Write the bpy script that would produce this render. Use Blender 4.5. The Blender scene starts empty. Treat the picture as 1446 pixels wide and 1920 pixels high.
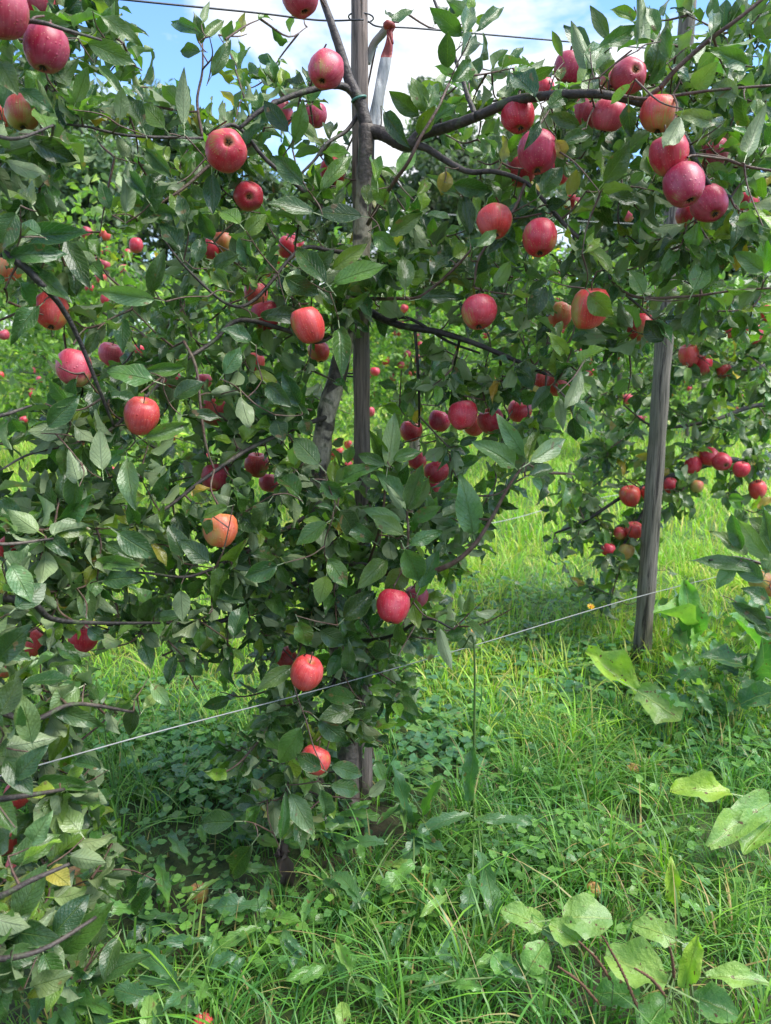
import bpy, math, random
import numpy as np
from mathutils import Matrix, Vector
random.seed(7); rng = np.random.default_rng(7)
R = math.radians
S = bpy.context.scene
COL = S.collection

# ------------------------------------------------------------------ camera, sky, sun, exposure
W0, H0, F0 = 1446.0, 1920.0, 1444.0
PITCH, CAMZ = R(12.6), 1.5
cam_d = bpy.data.cameras.new('camera'); cam = bpy.data.objects.new('camera', cam_d); COL.objects.link(cam)
cam.location = (0, 0, CAMZ); cam.rotation_euler = (R(90) - PITCH, 0, 0)
cam_d.sensor_fit = 'VERTICAL'; cam_d.sensor_height = 36.0; cam_d.lens = 36.0 * F0 / H0
cam_d.clip_start = 0.05; cam_d.clip_end = 2000
cam_d.dof.use_dof = True; cam_d.dof.focus_distance = 1.95; cam_d.dof.aperture_fstop = 5.0
S.camera = cam
S.view_settings.view_transform = 'Standard'; S.view_settings.look = 'None'
S.view_settings.exposure = 1.18; S.view_settings.gamma = 1.0
S.view_settings.use_curve_mapping = False
S.cycles.use_denoising = True
S.cycles.max_bounces = 7; S.cycles.transmission_bounces = 4; S.cycles.diffuse_bounces = 4
S.cycles.glossy_bounces = 3; S.cycles.sample_clamp_indirect = 6
SUN_EL, SUN_AZ = 58, 98       # azimuth measured clockwise from +Y (view direction)

world = bpy.data.worlds.new('World'); S.world = world; world.use_nodes = True
nt = world.node_tree; nt.nodes.clear()
def N(nt, t, **kw):
    n = nt.nodes.new(t)
    for k, v in kw.items():
        if k in ('loc',): continue
        setattr(n, k, v)
    return n
def mathn(nt, op, a=None, b=None, c=None, clamp=False):
    n = nt.nodes.new('ShaderNodeMath'); n.operation = op; n.use_clamp = clamp
    for i, v in enumerate((a, b, c)):
        if v is None: continue
        if isinstance(v, (int, float)): n.inputs[i].default_value = v
        else: nt.links.new(v, n.inputs[i])
    return n.outputs[0]
def mixc(nt, f, a, b, blend='MIX'):
    n = nt.nodes.new('ShaderNodeMix'); n.data_type = 'RGBA'; n.blend_type = blend
    for s, v in ((n.inputs[0], f), (n.inputs[6], a), (n.inputs[7], b)):
        if isinstance(v, (int, float)): s.default_value = v
        elif isinstance(v, tuple): s.default_value = v if len(v) == 4 else (*v, 1)
        else: nt.links.new(v, s)
    return n.outputs[2]
def ramp(nt, f, stops):
    n = nt.nodes.new('ShaderNodeValToRGB'); cr = n.color_ramp
    while len(cr.elements) < len(stops): cr.elements.new(0.5)
    for e, (p, c) in zip(cr.elements, stops):
        e.position = p; e.color = c if len(c) == 4 else (*c, 1)
    nt.links.new(f, n.inputs[0]); return n.outputs[0]
def noise(nt, vec=None, scale=5, detail=4, rough=.5, dist=0):
    n = nt.nodes.new('ShaderNodeTexNoise'); n.inputs['Scale'].default_value = scale
    n.inputs['Detail'].default_value = detail; n.inputs['Roughness'].default_value = rough
    n.inputs['Distortion'].default_value = dist
    if vec is not None: nt.links.new(vec, n.inputs['Vector'])
    return n.outputs['Fac']
def mapping(nt, vec, scale=(1, 1, 1), loc=(0, 0, 0)):
    n = nt.nodes.new('ShaderNodeMapping'); n.inputs['Scale'].default_value = scale
    n.inputs['Location'].default_value = loc; nt.links.new(vec, n.inputs['Vector']); return n.outputs[0]

sky = N(nt, 'ShaderNodeTexSky'); sky.sky_type = 'NISHITA'; sky.sun_disc = False
sky.sun_elevation = R(SUN_EL); sky.sun_rotation = R(SUN_AZ); sky.air_density = 1.1; sky.dust_density = 0.6; sky.ozone_density = 1.6
tc = N(nt, 'ShaderNodeTexCoord')
cl = noise(nt, mapping(nt, tc.outputs['Generated'], (1.0, 1.0, 1.9), (1.35, 0.2, 0.1)), 2.5, 8, .58, .3)
cl2 = noise(nt, mapping(nt, tc.outputs['Generated'], (1, 1, 1.6), (4, 2, 1)), 5.5, 5, .6)
mask = ramp(nt, cl, [(0.455, (0, 0, 0)), (0.56, (1, 1, 1))])
cloudc = mixc(nt, cl2, (4.6, 4.9, 5.6), (8.6, 8.7, 8.9))
skyc = mixc(nt, 1.0, sky.outputs[0], (1.05, 1.36, 1.8), 'MULTIPLY')
bgc = mixc(nt, mask, skyc, cloudc)
bg = N(nt, 'ShaderNodeBackground'); bg.inputs['Strength'].default_value = 0.085
nt.links.new(bgc, bg.inputs['Color'])
wo = N(nt, 'ShaderNodeOutputWorld'); nt.links.new(bg.outputs[0], wo.inputs['Surface'])

sd = bpy.data.lights.new('sun', 'SUN'); sd.energy = 3.2; sd.angle = R(42); sd.color = (1.0, .96, .88)
so = bpy.data.objects.new('sun', sd); COL.objects.link(so)
az, el = R(SUN_AZ), R(SUN_EL)
sdir = Vector((math.sin(az) * math.cos(el), math.cos(az) * math.cos(el), math.sin(el)))
so.rotation_euler = sdir.to_track_quat('Z', 'Y').to_euler(); so.location = (0, 0, 20)

# ------------------------------------------------------------------ geometry of the view (used only to measure where things stand)
CX = np.array([1., 0, 0]); CF = np.array([0, math.cos(PITCH), -math.sin(PITCH)]); CU = np.array([0, math.sin(PITCH), math.cos(PITCH)])
CO = np.array([0, 0, CAMZ])
def at(x, y, d):
    return CO + CF * d + CX * ((x - W0 / 2) / F0 * d) + CU * ((H0 / 2 - y) / F0 * d)
def proj(p):
    v = np.asarray(p) - CO; d = v @ CF
    return W0 / 2 + F0 * (v @ CX) / d, H0 / 2 - F0 * (v @ CU) / d, d
def ground(x, y, z=0.0):
    r = CF + CX * ((x - W0 / 2) / F0) + CU * ((H0 / 2 - y) / F0)
    return CO + r * ((z - CAMZ) / r[2])

# ------------------------------------------------------------------ object helpers
def tag(o, label=None, cat=None, group=None, kind=None):
    if label: o['label'] = label
    if cat: o['category'] = cat
    if group: o['group'] = group
    if kind: o['kind'] = kind
    return o
def link(name, data, parent=None, loc=None):
    o = bpy.data.objects.new(name, data); COL.objects.link(o)
    if parent is not None: o.parent = parent
    if loc is not None: o.location = loc
    return o
def empty(name, loc):
    o = link(name, None, None, loc); o.empty_display_size = .1; return o
def mesh(name, V, F, mat=None, smooth=True, tint=None, uv=None, mats=None, midx=None):
    V = np.asarray(V, dtype=np.float32); m = bpy.data.meshes.new(name)
    if isinstance(F, np.ndarray):
        k = F.shape[1]; n = F.shape[0]
        m.vertices.add(len(V)); m.vertices.foreach_set('co', V.ravel())
        m.loops.add(n * k); m.loops.foreach_set('vertex_index', F.astype(np.int32).ravel())
        m.polygons.add(n); m.polygons.foreach_set('loop_start', np.arange(0, n * k, k, dtype=np.int32))
        try: m.polygons.foreach_set('loop_total', np.full(n, k, dtype=np.int32))
        except Exception: pass
        m.update(calc_edges=True)
    else:
        m.from_pydata([tuple(v) for v in V.tolist()], [], F); m.update()
    m.polygons.foreach_set('use_smooth', np.full(len(m.polygons), smooth))
    if tint is not None:
        a = m.color_attributes.new('tint', 'FLOAT_COLOR', 'POINT')
        t = np.ones((len(V), 4), dtype=np.float32); t[:, :3] = tint; a.data.foreach_set('color', t.ravel())
    if uv is not None:
        li = np.empty(len(m.loops), dtype=np.int32); m.loops.foreach_get('vertex_index', li)
        u = m.uv_layers.new(name='UVMap'); u.data.foreach_set('uv', np.asarray(uv, dtype=np.float32)[li].ravel())
    if mats:
        for q in mats: m.materials.append(q)
        if midx is not None: m.polygons.foreach_set('material_index', np.asarray(midx, dtype=np.int32))
    elif mat: m.materials.append(mat)
    return m
def smooth_path(P, n=6):
    P = [np.asarray(p, float) for p in P]
    if len(P) < 3:
        return np.array([P[0] + (P[-1] - P[0]) * t for t in np.linspace(0, 1, n + 1)])
    Q = [2 * P[0] - P[1]] + P + [2 * P[-1] - P[-2]]; out = []
    for i in range(1, len(Q) - 2):
        for t in np.linspace(0, 1, n, endpoint=False):
            a, b, c, d = Q[i - 1], Q[i], Q[i + 1], Q[i + 2]
            out.append(.5 * (2 * b + (c - a) * t + (2 * a - 5 * b + 4 * c - d) * t * t + (3 * b - a - 3 * c + d) * t ** 3))
    out.append(P[-1]); return np.array(out)
def tube(P, rad, sides=8, bump=0.0, cap=True):
    P = np.asarray(P, float); n = len(P); rad = np.full(n, rad) if np.isscalar(rad) else np.asarray(rad, float)
    T = np.gradient(P, axis=0); T /= np.linalg.norm(T, axis=1)[:, None] + 1e-9
    ref = np.array([0.13, -.9, .41]); 
    if abs(T[0] @ ref) > .93: ref = np.array([1., .1, 0])
    V = []; X = np.cross(T[0], ref); X /= np.linalg.norm(X)
    for i in range(n):
        X = X - (X @ T[i]) * T[i]; X /= np.linalg.norm(X) + 1e-9; Y = np.cross(T[i], X)
        for k in range(sides):
            a = 2 * math.pi * k / sides; r = rad[i] * (1 + (bump * random.uniform(-1, 1) if bump else 0))
            V.append(P[i] + r * (math.cos(a) * X + math.sin(a) * Y))
    F = [(i * sides + k, i * sides + (k + 1) % sides, (i + 1) * sides + (k + 1) % sides, (i + 1) * sides + k) for i in range(n - 1) for k in range(sides)]
    if cap:
        F.append(tuple(range(sides))[::-1]); F.append(tuple((n - 1) * sides + k for k in range(sides)))
    return V, F
class MB:
    def __init__(s): s.V = []; s.F = []
    def add(s, VF):
        o = len(s.V); s.V += list(VF[0]); s.F += [tuple(i + o for i in f) for f in VF[1]]; return s
    def build(s, name, mat, parent=None, org=(0, 0, 0), smooth=True):
        m = mesh(name, np.array(s.V) - np.array(org), s.F, mat, smooth)
        return link(name, m, parent)

# ------------------------------------------------------------------ materials
def newmat(name):
    m = bpy.data.materials.new(name); m.use_nodes = True; t = m.node_tree; t.nodes.clear()
    out = N(t, 'ShaderNodeOutputMaterial'); return m, t, out
def pbsdf(t, **kw):
    b = N(t, 'ShaderNodeBsdfPrincipled')
    for k, v in kw.items():
        s = b.inputs[k.replace('_', ' ')]
        if isinstance(v, (int, float)): s.default_value = v
        elif isinstance(v, tuple): s.default_value = v if len(v) == 4 else (*v, 1)
        else: t.links.new(v, s)
    return b
def bumpn(t, h, strength=.3, dist=.01):
    b = N(t, 'ShaderNodeBump'); b.inputs['Strength'].default_value = strength; b.inputs['Distance'].default_value = dist
    t.links.new(h, b.inputs['Height']); return b.outputs[0]

def leaf_material(name, under=(.28, .35, .18), rough=.29, transl=.25, veinw=1.0, spots=.0, nveins=9.0, wet=True):
    m, t, out = newmat(name)
    at_ = N(t, 'ShaderNodeAttribute', attribute_name='tint'); oi = N(t, 'ShaderNodeObjectInfo')
    base = mixc(t, 1.0, at_.outputs['Color'], oi.outputs['Color'], 'MULTIPLY')
    uv = N(t, 'ShaderNodeUVMap'); sep = N(t, 'ShaderNodeSeparateXYZ'); t.links.new(uv.outputs[0], sep.inputs[0])
    u = mathn(t, 'ABSOLUTE', mathn(t, 'SUBTRACT', sep.outputs[0], .5)); v = sep.outputs[1]
    mid = mathn(t, 'SUBTRACT', 1.0, mathn(t, 'DIVIDE', u, .035), clamp=True)
    ph = mathn(t, 'SUBTRACT', mathn(t, 'MULTIPLY', v, nveins), mathn(t, 'MULTIPLY', u, nveins * .62))
    fr = mathn(t, 'ABSOLUTE', mathn(t, 'SUBTRACT', mathn(t, 'FRACT', ph), .5))
    side = mathn(t, 'SUBTRACT', 1.0, mathn(t, 'DIVIDE', fr, .11), clamp=True)
    vein = mathn(t, 'MAXIMUM', mid, mathn(t, 'MULTIPLY', side, .45 if not spots else .22))
    geo = N(t, 'ShaderNodeNewGeometry'); tcn = N(t, 'ShaderNodeTexCoord')
    n1 = noise(t, geo.outputs['Position'], 42, 3, .6)
    base = mixc(t, mathn(t, 'MULTIPLY', n1, .75), base, mixc(t, 1.0, base, (.52, .62, .60), 'MULTIPLY'))
    blot = ramp(t, noise(t, geo.outputs['Position'], 9, 2, .5), [(.38, (.80, .88, .95)), (.66, (1.25, 1.15, .95))])
    base = mixc(t, 1.0, base, blot, 'MULTIPLY')
    if spots:
        sp = ramp(t, noise(t, geo.outputs['Position'], 60, 2, .5), [(.66, (0, 0, 0)), (.70, (1, 1, 1))])
        base = mixc(t, mathn(t, 'MULTIPLY', sp, spots), base, (.10, .045, .02))
    else:
        sp = ramp(t, noise(t, geo.outputs['Position'], 34, 2, .5), [(.67, (0, 0, 0)), (.70, (1, 1, 1))])
        base = mixc(t, mathn(t, 'MULTIPLY', sp, .7), base, (.19, .11, .05))
    veincol = mixc(t, .5 if not spots else .85, base, (.30, .42, .12) if not spots else (.48, .56, .16))
    edge = mathn(t, 'MULTIPLY', mathn(t, 'SUBTRACT', u, .455, clamp=True), 14.0, clamp=True)
    base = mixc(t, mathn(t, 'MULTIPLY', edge, .55), base, (.26, .34, .12))
    top = mixc(t, mathn(t, 'MULTIPLY', vein, .55 * veinw), base, veincol)
    und = mixc(t, .75, base, under); und = mixc(t, mathn(t, 'MULTIPLY', vein, .35), und, (.34, .40, .22))
    col = mixc(t, geo.outputs['Backfacing'], top, und)
    wr_ = noise(t, geo.outputs['Position'], 150 if not spots else 75, 3, .6)
    h = mathn(t, 'SUBTRACT', mathn(t, 'ADD', mathn(t, 'MULTIPLY', n1, .5), mathn(t, 'MULTIPLY', wr_, .9)), vein if not spots else mathn(t, 'MULTIPLY', mid, -.35))
    nb = bumpn(t, h, .8 if not spots else 1.0, .0026 if not spots else .006)
    rg = mathn(t, 'ADD', mathn(t, 'MULTIPLY', geo.outputs['Backfacing'], .4), mathn(t, 'ADD', rough, mathn(t, 'MULTIPLY', mathn(t, 'SUBTRACT', noise(t, geo.outputs['Position'], 120, 2, .6), .5), .5 if wet else .1)))
    b = pbsdf(t, Base_Color=col, Roughness=rg, Normal=nb, IOR=1.45)
    if wet: b.inputs['Coat Weight'].default_value = .28; b.inputs['Coat Roughness'].default_value = .10
    tr = N(t, 'ShaderNodeBsdfTranslucent'); t.links.new(mixc(t, 1.0, top, (1.5, 2.0, .65), 'MULTIPLY'), tr.inputs[0])
    mx = N(t, 'ShaderNodeMixShader'); mx.inputs[0].default_value = transl
    t.links.new(b.outputs[0], mx.inputs[1]); t.links.new(tr.outputs[0], mx.inputs[2]); t.links.new(mx.outputs[0], out.inputs['Surface'])
    return m
M_LEAF = leaf_material('apple_leaf')
M_LEAF_FAR = leaf_material('apple_leaf_far_row', wet=False, rough=.5, transl=.3)
M_DOCK = leaf_material('dock_leaf', under=(.2, .3, .1), rough=.5, transl=.3, spots=1.0, veinw=.9, nveins=9.5)
M_WEED = leaf_material('weed_leaf', under=(.15, .24, .1), rough=.4, transl=.25, veinw=1.5)

def grass_material():
    m, t, out = newmat('grass_blade')
    a = N(t, 'ShaderNodeAttribute', attribute_name='tint')
    geo = N(t, 'ShaderNodeNewGeometry')
    p = noise(t, geo.outputs['Position'], 1.7, 3, .5)
    col = mixc(t, 1.0, a.outputs['Color'], ramp(t, p, [(.35, (.95, .98, .85)), (.65, (1.5, 1.16, .8))]), 'MULTIPLY')
    b = pbsdf(t, Base_Color=col, Roughness=.45)
    tr = N(t, 'ShaderNodeBsdfTranslucent'); t.links.new(mixc(t, 1.0, col, (1.3, 1.6, .7), 'MULTIPLY'), tr.inputs[0])
    mx = N(t, 'ShaderNodeMixShader'); mx.inputs[0].default_value = .3
    t.links.new(b.outputs[0], mx.inputs[1]); t.links.new(tr.outputs[0], mx.inputs[2]); t.links.new(mx.outputs[0], out.inputs['Surface'])
    return m
M_GRASS = grass_material()

def soil_material():
    m, t, out = newmat('orchard_ground')
    geo = N(t, 'ShaderNodeNewGeometry'); P = geo.outputs['Position']
    n1 = noise(t, P, 30, 6, .7); n2 = noise(t, P, 1.3, 4, .6)
    soil = ramp(t, n1, [(.3, (.018, .012, .008)), (.7, (.07, .048, .03))])
    gr = ramp(t, noise(t, P, 22, 5, .75), [(.3, (.02, .055, .012)), (.7, (.09, .19, .03))])
    sep = N(t, 'ShaderNodeSeparateXYZ'); t.links.new(P, sep.inputs[0])
    far = mathn(t, 'MULTIPLY', mathn(t, 'SUBTRACT', sep.outputs[1], 2.6), .45, clamp=True)
    f = mathn(t, 'ADD', far, mathn(t, 'MULTIPLY', ramp(t, n2, [(.42, (0, 0, 0)), (.55, (1, 1, 1))]), .6), clamp=True)
    col = mixc(t, f, soil, gr)
    b = pbsdf(t, Base_Color=col, Roughness=.9, Normal=bumpn(t, n1, .8, .02))
    t.links.new(b.outputs[0], out.inputs['Surface']); return m
M_SOIL = soil_material()

def wood_material(name, c1, c2, c3, grain=(150, 150, 6), crack=True, rough=.8):
    m, t, out = newmat(name)
    tcn = N(t, 'ShaderNodeTexCoord'); P = tcn.outputs['Object']
    g = noise(t, mapping(t, P, grain), 1.0, 5, .65, .4); g2 = noise(t, mapping(t, P, (46, 46, 2.6)), 1.0, 5, .65, .5)
    big = noise(t, P, 3.2, 3, .5)
    col = ramp(t, g, [(.36, c1), (.58, c2)]); col = mixc(t, ramp(t, big, [(.42, (0, 0, 0)), (.62, (1, 1, 1))]), col, mixc(t, .6, col, c3))
    ck = ramp(t, g2, [(.36, (1, 1, 1)), (.41, (0, 0, 0))])
    if crack: col = mixc(t, mathn(t, 'MULTIPLY', ck, .85), col, (.022, .016, .014))
    h = mathn(t, 'SUBTRACT', g, mathn(t, 'MULTIPLY', ck, 1.5 if crack else 0))
    b = pbsdf(t, Base_Color=col, Roughness=rough, Normal=bumpn(t, h, .9, .006))
    t.links.new(b.outputs[0], out.inputs['Surface']); return m
M_POST = wood_material('weathered_stake_wood', (.05, .036, .03), (.31, .24, .20), (.17, .145, .11))
M_POST2 = wood_material('grey_stake_wood', (.05, .042, .035), (.25, .215, .175), (.13, .125, .085))
def bark_material(name, dark, light, patch, scale=14, pf=(.5, .6)):
    m, t, out = newmat(name)
    geo = N(t, 'ShaderNodeNewGeometry'); P = geo.outputs['Position']
    n1 = noise(t, P, 70, 5, .65); n2 = noise(t, P, scale, 3, .55, .6); n3 = noise(t, P, 22, 3, .6)
    col = ramp(t, n1, [(.3, dark), (.7, light)])
    patch = mixc(t, 1.0, (*patch, 1), ramp(t, noise(t, mapping(t, P, (1, 1, .35)), 95, 5, .75), [(.32, (.45, .42, .40)), (.6, (1.1, 1.08, 1.05))]), 'MULTIPLY')
    sz = N(t, 'ShaderNodeSeparateXYZ'); t.links.new(P, sz.inputs[0]); hi = mathn(t, 'MULTIPLY', mathn(t, 'SUBTRACT', sz.outputs[2], .35), 2.2, clamp=True)
    hi = mathn(t, 'MULTIPLY', hi, mathn(t, 'MULTIPLY', mathn(t, 'SUBTRACT', 2.0, sz.outputs[2]), 5.0, clamp=True))
    col = mixc(t, mathn(t, 'MULTIPLY', ramp(t, n2, [(pf[0], (0, 0, 0)), (pf[1], (1, 1, 1))]), hi), col, patch)
    col = mixc(t, ramp(t, n3, [(.60, (0, 0, 0)), (.68, (.7, .7, .7))]), col, (.07, .10, .035))
    b = pbsdf(t, Base_Color=col, Roughness=.55, Normal=bumpn(t, mathn(t, 'ADD', n1, n3), .8, .006))
    t.links.new(b.outputs[0], out.inputs['Surface']); return m
M_BARK = bark_material('apple_trunk_bark', (.03, .023, .018), (.16, .125, .10), (.60, .51, .39), 8, (.44, .49))
M_LIMB = bark_material('apple_limb_bark', (.018, .014, .012), (.085, .066, .055), (.13, .105, .085), 12, (.5, .6))
M_DARK = bark_material('dark_bark', (.008, .007, .006), (.035, .028, .024), (.05, .045, .035), 12, (.55, .65))  # darker tone than the other limb bark
M_TWIG = bark_material('twig_bark', (.055, .028, .022), (.15, .085, .06), (.17, .13, .09), 20, (.5, .65))

def simple(name, col, rough=.5, metal=0.0, spec=None):
    m, t, out = newmat(name); b = pbsdf(t, Base_Color=col, Roughness=rough, Metallic=metal)
    g = N(t, 'ShaderNodeNewGeometry')
    t.links.new(mixc(t, noise(t, g.outputs['Position'], 60, 3), mixc(t, 1.0, (*col, 1), (.7, .7, .7), 'MULTIPLY'), (*col, 1)), b.inputs['Base Color'])
    t.links.new(b.outputs[0], out.inputs['Surface']); return m
M_WIRE_D = simple('dark_wire', (.06, .065, .075), .45, .6)
M_WIRE_L = simple('galvanised_wire', (.36, .36, .35), .6, .0)
def tape_mat(name, c):
    m, t, out = newmat(name); g = N(t, 'ShaderNodeNewGeometry'); f = noise(t, mapping(t, g.outputs['Position'], (90, 90, 14)), 1.0, 4, .6)
    col = ramp(t, f, [(.3, tuple(q * .55 for q in c)), (.65, c)])
    b = pbsdf(t, Base_Color=col, Roughness=.35, Normal=bumpn(t, f, 1.0, .004)); tr = N(t, 'ShaderNodeBsdfTranslucent'); t.links.new(col, tr.inputs[0])
    mx = N(t, 'ShaderNodeMixShader'); mx.inputs[0].default_value = .35; t.links.new(b.outputs[0], mx.inputs[1]); t.links.new(tr.outputs[0], mx.inputs[2]); t.links.new(mx.outputs[0], out.inputs['Surface']); return m
M_TIE = simple('green_plastic_tie', (.10, .28, .22), .4)
M_TAPE_W = tape_mat('white_tape_plastic', (.62, .63, .62))
M_TAPE_R = tape_mat('red_tape_plastic', (.52, .12, .10))
M_STEM = simple('green_stem', (.12, .20, .05), .5)
M_ASTEM = simple('apple_stem', (.09, .055, .025), .6)
M_CALYX = simple('apple_calyx', (.05, .04, .02), .8)
M_PETAL = simple('yellow_petal', (.85, .50, .01), .5)
M_ORPETAL = simple('orange_petal', (.85, .26, .01), .5)
M_DEAD = simple('withered_leaf', (.16, .11, .085), .8)
M_STRAW = simple('dry_straw', (.42, .34, .17), .7)
M_SEED = simple('plantain_seed', (.15, .075, .04), .9)

def apple_material():
    m, t, out = newmat('apple_skin')
    oi = N(t, 'ShaderNodeObjectInfo'); tcn = N(t, 'ShaderNodeTexCoord'); O = tcn.outputs['Object']
    sep = N(t, 'ShaderNodeSeparateXYZ'); t.links.new(O, sep.inputs[0])
    ang = mathn(t, 'ARCTAN2', sep.outputs[1], sep.outputs[0])
    cmb = N(t, 'ShaderNodeCombineXYZ'); t.links.new(mathn(t, 'MULTIPLY', mathn(t, 'SINE', ang), 9.0), cmb.inputs[0]); t.links.new(mathn(t, 'MULTIPLY', mathn(t, 'COSINE', ang), 9.0), cmb.inputs[1])
    t.links.new(mathn(t, 'ADD', mathn(t, 'MULTIPLY', sep.outputs[2], 22.0), mathn(t, 'MULTIPLY', oi.outputs['Random'], 40)), cmb.inputs[2])
    streak = noise(t, cmb.outputs[0], 1.3, 4, .7)
    off = N(t, 'ShaderNodeVectorMath', operation='ADD'); t.links.new(O, off.inputs[0])
    c2 = N(t, 'ShaderNodeCombineXYZ'); t.links.new(mathn(t, 'MULTIPLY', oi.outputs['Random'], 9.0), c2.inputs[0]); t.links.new(c2.outputs[0], off.inputs[1])
    patch = noise(t, off.outputs[0], 13, 2, .5)
    # blush = alpha of the object colour; less red towards the calyx end and the stem hollow
    zn = mathn(t, 'DIVIDE', sep.outputs[2], .036)
    v = mathn(t, 'ADD', mathn(t, 'SUBTRACT', mathn(t, 'MULTIPLY', patch, 3.0), .86), mathn(t, 'MULTIPLY', streak, 1.5))
    v = mathn(t, 'SUBTRACT', v, .1)
    v = mathn(t, 'ADD', v, mathn(t, 'MULTIPLY', zn, .28))
    v = mathn(t, 'ADD', v, mathn(t, 'SUBTRACT', mathn(t, 'MULTIPLY', oi.outputs['Alpha'], 2.2), 2.0))
    f = ramp(t, mathn(t, 'SUBTRACT', v, .25), [(.05, (0, 0, 0)), (.62, (1, 1, 1))])
    rad = mathn(t, 'SQRT', mathn(t, 'ADD', mathn(t, 'MULTIPLY', sep.outputs[0], sep.outputs[0]), mathn(t, 'MULTIPLY', sep.outputs[1], sep.outputs[1])))
    hollow = mathn(t, 'SUBTRACT', 1.0, mathn(t, 'DIVIDE', rad, .0125), clamp=True)
    f = mathn(t, 'MULTIPLY', f, mathn(t, 'SUBTRACT', 1.0, mathn(t, 'MULTIPLY', hollow, .8)))
    yel = mixc(t, patch, (.30, .34, .07), (.58, .32, .08))
    red = mixc(t, ramp(t, streak, [(.35, (0, 0, 0)), (.65, (1, 1, 1))]), oi.outputs['Color'], mixc(t, 1.0, oi.outputs['Color'], (1.45, 3.2, 2.1), 'MULTIPLY'))
    col = mixc(t, f, yel, red)
    vor = N(t, 'ShaderNodeTexVoronoi'); vor.inputs['Scale'].default_value = 210; t.links.new(off.outputs[0], vor.inputs['Vector'])
    dot = ramp(t, vor.outputs['Distance'], [(.10, (1, 1, 1)), (.2, (0, 0, 0))])
    col = mixc(t, mathn(t, 'MULTIPLY', dot, .6), col, (.7, .45, .25))
    # waxy bloom with mottled highlights put into the colour, and rain drops
    bl = noise(t, off.outputs[0], 35, 4, .6)
    col = mixc(t, mathn(t, 'MULTIPLY', ramp(t, bl, [(.42, (0, 0, 0)), (.72, (1, 1, 1))]), .22), col, (.62, .34, .38))
    v2 = N(t, 'ShaderNodeTexVoronoi'); v2.inputs['Scale'].default_value = 95; t.links.new(off.outputs[0], v2.inputs['Vector'])
    drop = ramp(t, v2.outputs['Distance'], [(.0, (1, 1, 1)), (.26, (0, 0, 0))])
    gate = ramp(t, noise(t, off.outputs[0], 28, 2, .5), [(.5, (0, 0, 0)), (.56, (1, 1, 1))])
    dr = mathn(t, 'MULTIPLY', drop, gate)
    b = pbsdf(t, Base_Color=col, Roughness=mathn(t, 'SUBTRACT', mathn(t, 'ADD', .36, mathn(t, 'MULTIPLY', bl, .12)), mathn(t, 'MULTIPLY', dr, .3)), IOR=1.42, Normal=bumpn(t, mathn(t, 'ADD', mathn(t, 'MULTIPLY', bl, .12), dr), .7, .0018))
    b.inputs['Subsurface Weight'].default_value = 0.0
    b.inputs['Coat Weight'].default_value = .12; b.inputs['Coat Roughness'].default_value = .25
    t.links.new(b.outputs[0], out.inputs['Surface']); return m
M_APPLE = apple_material()

# ------------------------------------------------------------------ leaf meshes (unit length blade, petiole behind the base)
def leaf_geo(kind=0, seed=0, rows=(0, .05, .15, .3, .46, .62, .77, .9, 1.0), cols=5, petiole=.24, ratio=.49):
    rd = random.Random(seed); fold = rd.uniform(.10, .50); curl = rd.uniform(-.15, .55); wav = rd.uniform(.01, .09); ph = rd.uniform(0, 6); tw = rd.uniform(-.35, .35)
    V = []; UV = []
    for v in rows:
        if kind == 0: w = math.sin(math.pi * min(1, v * .985 + .012) ** .90) ** .82 * (1 - .22 * v ** 2) if 0 < v < 1 else .03
        elif kind == 1: w = (math.sin(math.pi * (v * .93 + .05)) ** .6)                       # dock: broad
        elif kind == 2: w = (.25 + .75 * v ** .7) * (1 - v ** 6) * (1 + .22 * math.sin(v * 34)) if v < 1 else .02   # lobed rosette leaf
        else: w = math.sin(math.pi * (v * .9 + .08)) ** .45
        w = max(w, .02) * ratio * .5 * 1.08
        for c in range(cols):
            s = c / (cols - 1) * 2 - 1; x = s * w
            if kind in (0, 1) and abs(s) == 1: x *= 1 + (.06 if kind == 0 else .10) * math.sin(v * 40 + ph) + .03 * math.sin(v * 91 + ph * 2)
            if kind == 1: v_ = v
            z = abs(s) ** 1.2 * w * fold * 1.6 - curl * v * v * .8 + wav * math.sin(v * 11 + ph + s * 1.5) * abs(s)
            if kind == 1:
                z += .016 * math.sin(v * 23 + s * 5 + ph) * (1 - .4 * abs(s)) + .008 * math.sin(v * 41 - s * 9) + .06 * abs(s) * math.sin(v * 9 + 2 * s + ph)
                if abs(s) > .6: x *= 1 + .10 * math.sin(v * 17 + ph * 3 * s)
            a = tw * v; V.append((x * math.cos(a) - z * math.sin(a) * .5, v * (1 - .18 * abs(curl) * v), z + x * math.sin(a))); UV.append((.5 + s * .5, v))
    F = [(i * cols + c, i * cols + c + 1, (i + 1) * cols + c + 1, (i + 1) * cols + c) for i in range(len(rows) - 1) for c in range(cols - 1)]
    if petiole:
        o = len(V); V += [(-.013, .03, -.004), (.013, .03, -.004), (.011, -petiole, -.05), (-.011, -petiole, -.05)]; UV += [(.5, .0)] * 4; F.append((o, o + 1, o + 2, o + 3))
    return np.array(V, dtype=float), np.array(F), np.array(UV, dtype=float)
LG = [leaf_geo(0, 10 + i) for i in range(12)]
LGF = [leaf_geo(0, 40 + i, rows=(0, .3, .65, 1.0), cols=3, petiole=0) for i in range(4)]
LGD = [leaf_geo(1, 60 + i, rows=(0, .08, .2, .35, .5, .65, .8, .92, 1.0), cols=7, ratio=.6, petiole=.5) for i in range(5)]
LGT = [leaf_geo(2, 80 + i, rows=tuple(np.linspace(0, 1, 15)), cols=5, ratio=.34, petiole=.1) for i in range(4)]
def leafmesh(name, g, mat): return mesh(name, g[0], g[1], mat, True, tint=1.0, uv=g[2])
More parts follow.
